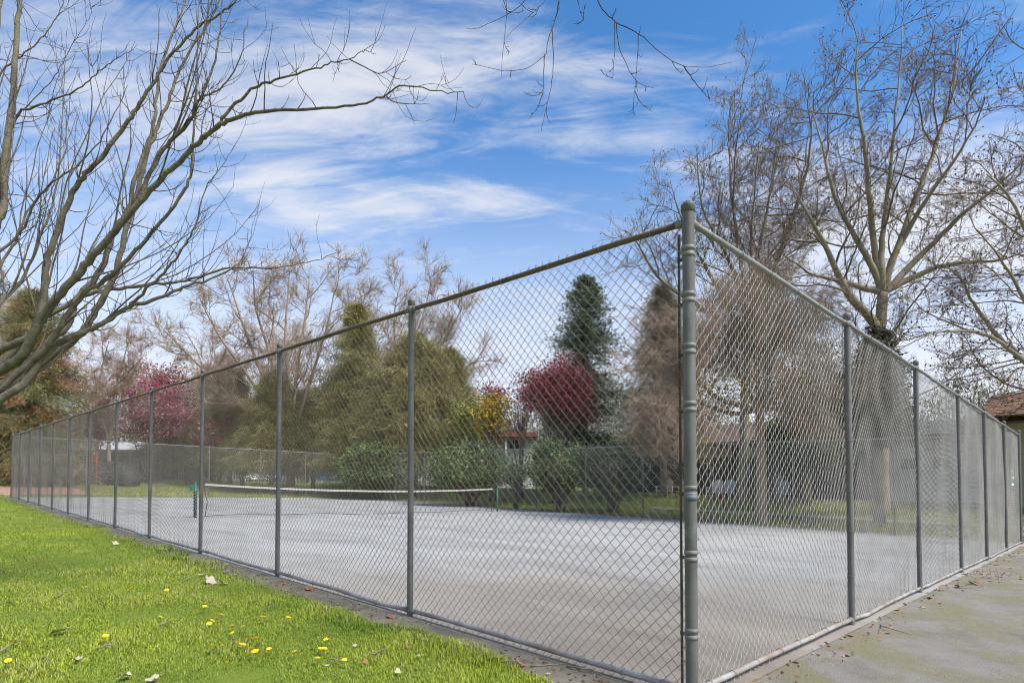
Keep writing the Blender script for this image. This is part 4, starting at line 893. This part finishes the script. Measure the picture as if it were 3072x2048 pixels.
x0, x1 = h.p(1860, 1330)[0], h.p(2612, 1330)[0]; g = Geo(); ze = h.p(2230, 1334)[1]; roof_gable(g, x0, x1, -.9, 9, ze, ze+1.5, .16); flatobj('roof', g, M['brown'], h.t)
for u0, u1 in ((1905, 1950), (2105, 2140), (2365, 2410)): h.window(u0, u1, 1390, 1420, 2)
h.box('door', 2322, 2347, 1400, None, -.05, -.012, 'white')
h = Row('board_fence', 'dark timber board fence in front of the long low residence', 'fence', 27.2, 14)
for a_, b_ in ((1868, 2112), (2352, 2516)):
    k = 0; xx0, xx1 = h.p(a_, 1400)[0], h.p(b_, 1400)[0]; bw = .19
    bm = Geo().box((0, 0, -.5), (bw-.012, .03, h.p(a_, 1402)[1])).mesh('board', False)
    while xx0+k*bw < xx1:
        link('board', bm, M['darkwood_and_shade'], h.t, (xx0+k*bw, .004*(k % 3), .02*math.sin(k*2.3))); k += 1
    flatobj('rail', Geo().box((xx0, .04, .9), (xx1, .09, 1.0)), M['darkwood_and_shade'], h.t)
h = Row('brown_screen', 'red brown timber screen under the turquoise cloth by the patio', 'screen', 26.6, 10.5)
for k in range(9): h.box('plank', 2184, 2318, 1420+k*8, 1427.3+k*8, 0, .03, 'brown')
h.box('post', 2181, 2184, 1416, None, -.01, .06, 'brown'); h.box('post', 2318, 2321, 1416, None, -.01, .06, 'brown')
h = Row('white_building', 'white sided building with a dark window and door behind the right fence', 'building', 27.5, 5)
h.box('wall', 2618, 2950, 1318, None, 0, 9, 'offwhite'); h.siding(2648, 2950, 1318, None, 0, 'white')
h.box('door', 2622, 2646, 1372, None, -.06, -.02, 'dark'); h.window(2704, 2750, 1376, 1406, 2, -.035); h.window(2800, 2850, 1372, 1404, 2, -.035)
x0, x1 = h.p(2606, 1310)[0], h.p(2962, 1310)[0]; ze = h.p(2780, 1316)[1]; g = Geo(); roof_gable(g, x0, x1, -.6, 9.6, ze, ze+1.0, .16); flatobj('roof', g, M['darkwood_and_shade'], h.t)
h = Row('brown_roofed_building', 'olive beige building with a mossy brown tiled roof at the right edge', 'building', 26, 0)
h.box('wall', 2966, 3700, 1250, None, 0, 9, 'beige'); h.box('eave_board', 2925, 3760, 1246, 1253, -1.02, -.97, 'brown')
x0, x1 = h.p(2925, 1250, -1)[0], h.p(3760, 1250, -1)[0]; ze = h.p(3000, 1247, -1)[1]
ro = flatobj('roof', Geo().add([(x0, -1, ze-.05), (x1, -1, ze-.05), (x1, 5, ze+1.45), (x0, 5, ze+1.45), (x0, 11, ze-.05), (x1, 11, ze-.05)], [(0, 1, 2, 3), (3, 2, 5, 4)], [(0, 3, 4), (1, 5, 2)]), M['tile'], h.t)
g = Geo(); rgt = np.random.default_rng(6)
for r_ in range(20):
    y = -1.05+r_*.3; z = ze+.02+(y+1)*.25; xk = x0-.1+(r_ % 2)*.16
    while xk < x1:
        j = rgt.random()*.02; g.add([(xk, y, z+j), (xk+.31, y, z+j), (xk+.31, y+.34, z+.075+j), (xk, y+.34, z+.075+j), (xk, y, z+j-.035), (xk+.31, y, z+j-.035)], [(0, 1, 2, 3), (4, 5, 1, 0)]); xk += .325
flatobj('roof_tiles', g, M['tile'], ro, kind='stuff')
# patio chairs
def chair_proto(label, m):
    t = thing('garden_chair', label, 'chair', (0, 0, 0), 0, 'garden chairs on the patio')
    for k in range(5):
        o = flatobj('back_slat', Geo().prism([(-.05, .3), (.05, .3), (.05, 1.0-.05*abs(k-2)), (0, 1.05-.05*abs(k-2)), (-.05, 1.0-.05*abs(k-2))], 0, .022), m, t, loc=(-.24+k*.12, .25, 0)); o.rotation_euler = (-.28, 0, 0)
        flatobj('seat_slat', Geo().box((-.3, -.3+k*.11, .33-k*.012), (.3, -.3+k*.11+.095, .352-k*.012)), m, t)
    for s_ in (-1, 1):
        flatobj('leg', Geo().box((s_*.31-.025, -.32, 0), (s_*.31+.025, -.26, .55)), m, t); flatobj('leg', Geo().box((s_*.31-.025, .30, 0), (s_*.31+.025, .36, .55)), m, t)
        flatobj('armrest', Geo().box((s_*.33-.07, -.36, .551), (s_*.33+.07, .40, .575)), m, t)
    return t
def put(t, u, X, rz, label=None, dup=True):
    r = ray(u, V0); k = (X-CAM[0])/r[0]; q = CAM+k*r; loc = (q[0], q[1], float(G(q[0], q[1])))
    o = t
    if dup:
        o = t.copy(); COL.objects.link(o)
        for ch in t.children: c = ch.copy(); COL.objects.link(c); c.parent = o
        o['label'] = label
    o.location = loc; o.rotation_euler = (0, 0, -HB+rz); return o
c0 = chair_proto('tan garden chair standing left of the corner post view, first in the patio row', M['tanwood']); put(c0, 1992, 25.6, .1, dup=False)
put(c0, 2040, 25.6, -.15, 'tan garden chair just left of the tall corner post, second in the patio row')
c1 = chair_proto('white garden chair right of the corner post, nearest to that post', M['offwhite']); put(c1, 2142, 25.6, .1, dup=False)
put(c1, 2176, 25.7, 0, 'white garden chair in front of the left end of the brown timber screen')
put(c1, 2335, 25.8, -.2, 'white garden chair before the white door right of the brown screen')
h = Row('cloth', 'turquoise cloth hanging over the brown timber screen', 'cloth', 26.45, 10.5)
g = Geo(); x0, z0 = h.p(2228, 1397); x1, z1 = h.p(2252, 1424); n = 9
V = [(x0+(x1-x0)*i/(n-1), .03*math.sin(i*1.7)-.04*(k), z0+(z1-z0)*k/3+.04*math.sin(i*1.1)*(k == 3)) for k in range(4) for i in range(n)]; q = [(k*n+i, k*n+i+1, (k+1)*n+i+1, (k+1)*n+i) for k in range(3) for i in range(n-1)]
o = link('cloth_drape', g.add(V, q), M['turq'], h.t)
h = Row('flower_tub', 'small red tub standing at the foot of the white garden chairs', 'tub', 25.2, 10.5)
x, _ = h.p(2156, 1475); g = Geo(); g.lathe([(.12, -.05), (.17, .28), (.19, .28), (.19, .31), (.15, .31), (.14, .2), (.001, .2)], 12, (x, 0, 0)); link('tub', g, M['red'], h.t)
# swings and play structure
h = Hs('swing_set', 'red swing set on the bark bed at the far left', 'swing set', 70, 43.5)
a0, a1, zt = h.a(2), h.a(152), h.z(1338)
for x in (a0, a1):
    for s_ in (-1, 1): link('leg', Geo().tube([(x, 0, zt), (x+.12*(1 if x > 0 else -1), s_*1.1, -.1)], .055, 8), M['red'], h.t)
link('top_bar', Geo().tube([(a0-.3, 0, zt), (a1+.3, 0, zt)], .055, 8), M['redbrown'], h.t)
for k in range(2):
    x = a0+(a1-a0)*(.33+.34*k); s_ = link('seat', flat_box((x-.25, -.1, .45), (x+.25, .1, .49)), M['dark'], h.t)
    for d in (-.22, .22): link('chain', Geo().tube([(x+d, 0, .47), (x+d, 0, zt)], .012, 5), M['fitting'], s_)
h = Hs('play_structure', 'dark humped play structure with red posts on the bark bed', 'play structure', 345, 46)
a = np.linspace(0, np.pi, 13); pts = [(h.a(345)+(h.a(405)-h.a(345))*math.cos(t), h.z(1383)*math.sin(t)) for t in a]
link('dome', Geo().prism(pts, -.7, .7), M['dark'], h.t)
for u in (296, 314): link('post', Geo().tube([(h.a(u), -.9, -.1), (h.a(u), -.9, h.z(1356))], .055, 8), M['red'], h.t)
link('panel', flat_box((h.a(297), -.93, h.z(1384)), (h.a(313), -.87, h.z(1364))), M['red'], h.t)
g = Geo(); g.add([(h.a(300), -.9, h.z(1390)), (h.a(300), -1.5, h.z(1390)), (h.a(250), -1.5, .15), (h.a(250), -.9, .15)], [(0, 1, 2, 3)]); g.box((h.a(252), -.93, .1), (h.a(300), -.89, .35)); link('slide', g.mesh('slide', False), M['redbrown'], h.t)

# ------------------------------------------------------------------ lawn
rg = np.random.default_rng(21)
def lf(x, y, s, k=7, seed=0):
    r = np.random.default_rng(seed); o = 0
    for i in range(k):
        a_ = r.random()*6.28; f = s*(.5+1.5*r.random()); o = o+np.sin((x*math.cos(a_)+y*math.sin(a_))*f+r.random()*6.28)
    return o/math.sqrt(k/2)
def grass_patch(n, dmin, dmax, hgt, wid, seed):
    r = np.random.default_rng(seed)
    dd = np.sqrt(r.uniform(dmin**2, dmax**2, n)); ss = r.uniform(-1786/F-.10, 1.1, n)
    x = CAM[0]+dd*(math.sin(YAW)+ss*math.cos(YAW)); y = CAM[1]+dd*(math.cos(YAW)-ss*math.sin(YAW))
    edge = np.interp(y, [0, 3, 5.5, 9], [-.37, -.33, -.20, -.11])+.05*lf(x*0, y, 3., 6, 3)+.03*lf(x*0, y, 11., 6, 4)
    m = (x < edge) & ((y > -.05+.1*lf(x, y*0, 4, 5, 8)) | (x < -.6)) & (y > -3)
    x, y, edge = x[m], y[m], edge[m]
    return x, y, edge-x
g = Geo()
for n, d0, d1, hh, ww, sd_ in ((330000, 3.3, 7.5, .034, .0042, 1), (260000, 7.5, 15, .04, .0065, 2), (170000, 15, 42, .05, .012, 3)):
    x, y, de = grass_patch(n, d0, d1, hh, ww, sd_); n = len(x)
    rag = .16+.13*lf(x*.0, y, 3.5, 6, 9)
    tall = np.clip(1-np.abs(de-rag)/.26, 0, 1)*(.5+.5*lf(x, y, 2.2, 6, 12))
    p1 = lf(x, y, 1.1, 7, 5); p2 = lf(x, y, 5.5, 8, 6); p3 = lf(x, y, .45, 6, 7)
    H_ = hh*(.45+.75*rg.random(n))*(1+.22*p2+.15*p1)*(1+1.6*np.clip(tall, 0, 1)); H_ = np.clip(H_, .008, .15)
    az = rg.random(n)*6.28; ln = .35+.75*rg.random(n)
    base = np.stack([x, y, G(x, y)-.016], 1); w_ = ww*(.6+.8*rg.random(n))
    sx = np.stack([np.cos(az+1.57), np.sin(az+1.57), 0*az], 1)*w_[:, None]*.5; d = np.stack([np.cos(az), np.sin(az), 0*az], 1)
    mid = base+d*(H_*ln*.35)[:, None]+np.array([0, 0, 1.])*(H_*.6)[:, None]; tip = base+d*(H_*ln)[:, None]+np.array([0, 0, 1.])*(H_*(1.05-.45*ln**2))[:, None]
    V = np.stack([base-sx, base+sx, mid+sx*.75, mid-sx*.75, tip], 1).reshape(-1, 3)
    i5 = np.arange(n)*5
    lime, deep, straw = np.array([.36, .42, .035]), np.array([.16, .25, .025]), np.array([.42, .38, .17])
    f = np.clip(.55+.22*p1+.18*p2+.2*rg.normal(size=n)-.45*np.clip(tall, 0, 1), 0, 1)[:, None]
    c = deep*(1-f)+lime*f
    sw = (rg.random(n) < np.clip(.10+.08*p3+.09*p2, .02, .5))[:, None]; c = np.where(sw, straw*(.6+.6*rg.random((n, 1))), c)
    c = c*(.75+.45*rg.random((n, 1)))
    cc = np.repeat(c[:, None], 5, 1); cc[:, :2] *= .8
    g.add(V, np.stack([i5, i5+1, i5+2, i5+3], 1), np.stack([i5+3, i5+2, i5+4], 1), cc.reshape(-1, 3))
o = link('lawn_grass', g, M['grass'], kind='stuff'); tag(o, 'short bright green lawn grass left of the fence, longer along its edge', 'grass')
# rough grass on the banks beyond the court
n = 60000; x = rg.uniform(19.5, 27, n); y = rg.uniform(-3, 46, n); s_ = rg.random(n) < .35; x[s_] = rg.uniform(-14, 24, s_.sum()); y[s_] = rg.uniform(37.0, 62, s_.sum())
ok = ~((x > -22.) & (x < 4.6) & (y > 40.5) & (y < 50.1)) & ~((x > 22.1) & (x < 23.4) & (y < 14.6)); x, y = x[ok], y[ok]; n = len(x)
p1 = lf(x, y, .7, 7, 31)[:, None]; c = np.where(p1+.5*rg.normal(size=(n, 1)) > .3, np.array([.34, .38, .09]), np.array([.44, .38, .17]))*(.7+.5*rg.random((n, 1)))
g = Geo(); g.leaves(np.stack([x, y, G(x, y)+.03], 1), .16*(.5+rg.random(n)), .03, rg.normal(size=(n, 3))*np.array([.6, .6, .2])+np.array([0, 0, .7]), c, rg)
o = link('bank_grass', g, M['grass'], kind='stuff'); tag(o, 'patchy olive grass on the bank between the far fence and the residences', 'grass')
# litter on the dirt edging
n = 900; y = rg.random(n)**1.6*20-.02; x = -.03-.38*rg.random(n)**.7; g = Geo()
lc = np.array([(.30, .17, .09), (.42, .34, .22), (.20, .13, .08), (.12, .15, .05)])[rg.integers(0, 4, n)]*(.6+.7*rg.random((n, 1)))
g.leaves(np.stack([x, y, G(x, y)+.012], 1), .035*(.4+rg.random(n)), .015, rg.normal(size=(n, 3))*np.array([1, 1, .12]), lc, rg)
o = link('leaf_litter', g, M['fol'], kind='stuff'); tag(o, 'crumbled brown leaf litter along the foot of the left fence', 'leaf litter')
n = 420; x = .2+17*rg.random(n)**1.3; y = -.05-.30*rg.random(n)**1.5; k_ = rg.random(n) < .3; x[k_] = 9.3+rg.normal(size=k_.sum())*.5; y[k_] = -.35+.22*rg.normal(size=k_.sum()); y = np.minimum(y, -.04); g = Geo()
lc = np.array([(.42, .20, .09), (.36, .22, .12), (.20, .13, .08), (.40, .36, .18)])[rg.integers(0, 4, n)]*(.6+.7*rg.random((n, 1)))
g.leaves(np.stack([x, y, G(x, y)+.014], 1), .05*(.4+rg.random(n)), .02, rg.normal(size=(n, 3))*np.array([1, 1, .12]), lc, rg)
o = link('leaf_litter', g, M['fol'], kind='stuff'); tag(o, 'rusty leaf litter and needles on the pavement along the right fence', 'leaf litter')

ORD = ['first', 'second', 'third', 'fourth', 'fifth', 'sixth', 'seventh', 'eighth', 'ninth', 'tenth', 'eleventh', 'twelfth', 'thirteenth', 'fourteenth', 'fifteenth', 'sixteenth', 'seventeenth', 'eighteenth', 'nineteenth']
TEN = {2: 'twenty', 3: 'thirty', 4: 'forty', 5: 'fifty'}; TENTH = {2: 'twentieth', 3: 'thirtieth', 4: 'fortieth', 5: 'fiftieth'}
def ordn(n): return ORD[n-1] if n < 20 else (TENTH[n//10] if n % 10 == 0 else TEN[n//10]+'-'+ORD[n % 10-1])
# dandelions
def dand_mesh():
    g = Geo(); r = np.random.default_rng(3)
    for ring, (rad, k, tilt) in enumerate(((.021, 16, .10), (.016, 14, .35), (.010, 10, .8), (.005, 6, 1.3))):
        for i in range(k):
            a_ = i*6.283/k+ring*.3; d = np.array([math.cos(a_), math.sin(a_), 0]); s_ = np.array([-d[1], d[0], 0])*.0036
            e = d*rad*(.9+.2*r.random())+np.array([0, 0, .003+rad*tilt*.8]); m_ = d*rad*.4+np.array([0, 0, .006]); g.add([m_-s_*.5, m_+s_*.5, e+s_, e-s_], [(0, 1, 2, 3)])
    g.lathe([(.0005, -.004), (.007, 0), (.008, .006), (.004, .010), (.0003, .011)], 8); return g.mesh('flower_head')
hm = dand_mesh(); hm.materials.append(M['dand']); sm = Geo().tube([(0, 0, -.02), (.003, .002, .025), (0, 0, .05)], [.0022, .002, .0018], 6).mesh('stem'); sm.materials.append(M['stem'])
c6 = [(603, 748), (915, 748), (1042, 810), (1175, 777), (1183, 848), (725, 793), (1443, 895), (1535, 940), (1562, 950), (1497, 990), (1475, 1020), (1543, 1007), (1638, 1027), (1715, 1038), (1638, 1080), (1757, 1112), (1785, 1115), (1812, 1120), (1838, 1130), (1675, 1160), (1713, 1180), (1768, 1200), (1800, 1230), (1862, 1267), (1485, 1187), (1565, 1187), (1600, 1290), (1897, 1197), (742, 1113), (95, 1153), (57, 1292), (1857, 975), (2033, 973), (2300, 1127), (2262, 1185), (2288, 1196), (2240, 1262), (2077, 1215), (1742, 1235), (1207, 975), (1130, 960), (935, 765), (180, 1160)]
dl = sorted([(u/2.352, 1450+v/2.352) for u, v in c6]+[(1033, 1993)])
rd_ = random.Random(5)
for i, (u, v) in enumerate(dl):
    p = ga(u, v+6); s_ = rd_.uniform(.8, 1.25)*(1 if p[1] < 2 else 1.0)
    t = thing('dandelion', f'yellow dandelion in the lawn, {ordn(i+1)} from the left among all the dandelions', 'flower', p, rd_.uniform(0, 6.28), 'dandelions in the lawn')
    t.scale = (s_,)*3
    link('stem', sm, None, t); f_ = link('flower_head', hm, None, t, (0, 0, .05)); f_.rotation_euler = (rd_.uniform(-.5, .3), rd_.uniform(-.4, .4), 0)
# dry leaves
def leaf_mesh(seed, lobes=5):
    r = np.random.default_rng(seed); n = 20; a_ = np.linspace(0, 6.283, n, endpoint=False)
    rad = .5*(.62+.38*np.abs(np.cos(a_*lobes/2+.2)))*(.85+.3*r.random(n)); x, y = rad*np.cos(a_)*1.15, rad*np.sin(a_)*.75
    cu = .2+.25*r.random(); z = cu*(x*x*.9+y*y*1.5)+.05*r.normal(size=n)+.12*np.sin(3*x+r.random()*6)
    V = [(0, 0, .02)]+[(a*.5, b*.5, c*.45+.01) for a, b, c in zip(x, y, z)]+list(zip(x, y, z+.03))
    q = [(1+i, 1+(i+1) % n, 1+n+(i+1) % n, 1+n+i) for i in range(n)]; t = [(0, 1+(i+1) % n, 1+i) for i in range(n)]
    g = Geo(); g.add(V, q, t); g.tube([(-.5, 0, .12), (-.75, .05, .1), (-.9, .12, .16)], .012, 4)
    return g.mesh('leaf')
LM = [leaf_mesh(k) for k in range(4)]
LV = [[(lambda m_, mm: (m_.materials.append(mm), m_)[1])(LM[k].copy(), M[nm]) for k in range(4)] for nm in ('leafdry', 'leafbrown', 'leafyellow')]
def c6_(u, v): return (u/2.352, 1450+v/2.352)
def c7_(u, v): return (900+u/2.352, 1600+v/2.352)
LEAF = [(c6_(415, 1058), .135, 0, 'largest pale curled leaf lying on the lawn at the left'), (c6_(1490, 698), .20, 0, 'long pale curled leaf on the lawn below the third fence post'), (c6_(1575, 706), .12, 0, 'pale leaf touching the right end of the long curled leaf'),
        (c6_(1425, 645), .11, 0, 'white leaf beside a stick just above the long curled leaf'), (c6_(1140, 467), .14, 0, 'pale leaf near the lawn edge below the fourth fence post'), (c6_(818, 426), .16, 0, 'pale leaf lying in the lawn below the sixth fence post'),
        (c6_(795, 377), .15, 0, 'small pale leaf closest to the sixth fence post'), (c6_(545, 1250), .075, 0, 'beige leaf on the lawn right of the leftmost front dandelions'), (c6_(60, 855), .07, 0, 'small tan leaf at the left edge of the lawn'),
        (c6_(885, 1372), .10, 0, 'pale leaf at the bottom edge of the lawn, the left one of two'), (c6_(1070, 1395), .09, 0, 'pale leaf at the bottom edge of the lawn, the right one of two'),
        (c7_(755, 810), .06, 1, 'upright rusty pink leaf in the grass near the lawn edge'), (c7_(390, 806), .055, 0, 'small beige leaf right of the paired dandelions'), (c7_(463, 922), .055, 1, 'rusty pink leaf low in the lawn left of the bare patch'),
        (c7_(690, 988), .06, 0, 'brownish pale leaf at the bottom of the lawn'), (c7_(845, 872), .05, 0, 'small pale leaf in the grass below the upright rusty one'), (c7_(190, 948), .035, 0, 'tiny white leaf scrap below the dandelions'),
        (c6_(1095, 560), .06, 1, 'dark dry leaf in the middle of the lawn'), (c6_(785, 742), .06, 1, 'curled tan leaf left of a dandelion in mid lawn'),
        (c6_(1990, 712), .13, 1, 'rusty leaf on the dirt edging at the foot of the third fence post'), (c6_(2185, 750), .14, 1, 'crumpled rusty leaf on the dirt edging right of the third post'), (c7_(45, 392), .10, 1, 'rust leaf on the dirt edging below the bottom rail of the third bay'),
        (c7_(640, 588), .13, 1, 'flat rusty leaf on the dirt edging left of the second fence post'), (c7_(1215, 772), .05, 1, 'small rust leaf beside the white pebble'), (c7_(1400, 892), .12, 1, 'broad rusty leaf on the dirt edging toward the corner post'), (c7_(1560, 922), .11, 1, 'rusty leaf nearest the corner post on the dirt edging'),
        ((2767, 1821), .09, 2, 'pale yellow leaf lying alone on the pavement'), ((2790, 1793), .10, 1, 'orange leaf at the foot of the third right fence post'), ((2876, 1760), .13, 1, 'long orange leaf in the litter at the fourth right fence post'), ((2925, 1752), .16, 1, 'orange brown leaf on the pavement beside the litter heap')]
for i, ((u, v), sz, k, lb) in enumerate(LEAF):
    p = ga(u, v+2); r_ = random.Random(i); zo = .022 if v > 1450 and p[0] < -.45 else .012
    o = link('dry_leaf', LV[k][i % 4], None, None, (p[0], p[1], p[2]+zo)); o.rotation_euler = (r_.uniform(-.25, .25), r_.uniform(-.25, .25), r_.uniform(0, 6.28)); o.scale = (sz, sz, sz); tag(o, lb, 'leaf', 'dry leaves on the ground')
# sticks
STK = [(c6_(390, 812), c6_(515, 755), .007, 'straight grey stick on the lawn left of the front dandelions'), (c6_(1130, 1020), c6_(1268, 984), .007, 'grey stick left of the dense dandelion cluster'), (c6_(1265, 706), c6_(1400, 655), .007, 'thin stick running up to the white leaf'),
       (c6_(685, 1193), c6_(815, 1167), .006, 'thin stick just below a single dandelion'), (c6_(1880, 898), c6_(1940, 872), .006, 'short stick in the bright grass toward the lawn edge'), (c6_(0, 1208), c6_(170, 1130), .008, 'stick at the left edge of the lawn beside a dandelion'),
       (c7_(505, 872), c7_(605, 828), .006, 'thin green stick below the upright rusty leaf'), (c7_(1420, 924), c7_(1595, 957), .006, 'long dark twig on the dirt edging near the corner post'), (c7_(1640, 945), c7_(1880, 930), .006, 'thin twig under the bottom rail close to the corner post'),
       (c7_(1890, 950), c7_(2130, 1012), .007, 'dark twig lying along the bottom rail at the corner post'), (c7_(210, 912), c7_(300, 910), .006, 'short stick between two low dandelions'), ((2640, 1876), (2736, 1905), .006, 'thin curved twig lying on the pavement'), ((2868, 1765), (2906, 1742), .006, 'looped twig in the litter at the fourth right fence post'),
       (c6_(300, 1260), c6_(345, 1290), .006, 'short dark stick low in the lawn')]
for i, (a_, b_, r0, lb) in enumerate(STK):
    p, q = ga(*a_), ga(*b_); n = 7; t = np.linspace(0, 1, n)[:, None]; r_ = np.random.default_rng(i+40); zo = .026 if p[0] < -.4 else .012
    s_ = p+(q-p)*t+r_.normal(size=(n, 3))*np.array([.008, .008, .003])+np.array([0, 0, zo])+np.array([0, 0, .02])*np.sin(t*3.14)*(i % 2)
    if 'curved' in lb or 'looped' in lb: s_ += np.cross((q-p), [0, 0, 1])*.22*np.sin(t*3.14)
    g = Geo(); g.tube(s_-p, np.linspace(r0, r0*.5, n), 6); g.tube([s_[3]-p, s_[3]-p+np.array([.02, .03, .01])], [r0*.6, r0*.3], 5)
    o = link('stick', g, M['stick'], None, tuple(p)); tag(o, lb, 'stick', 'fallen sticks on the ground')
p = ga(1381, 1936); g = Geo(); octa(g, [(0, 0, .022)], .027); me = g.mesh('pebble'); o = link('pebble', me, M['pebble'], None, tuple(p)); md = o.modifiers.new('s', 'SUBSURF'); md.levels = md.render_levels = 3; tag(o, 'round white pebble on the dirt edging', 'pebble')
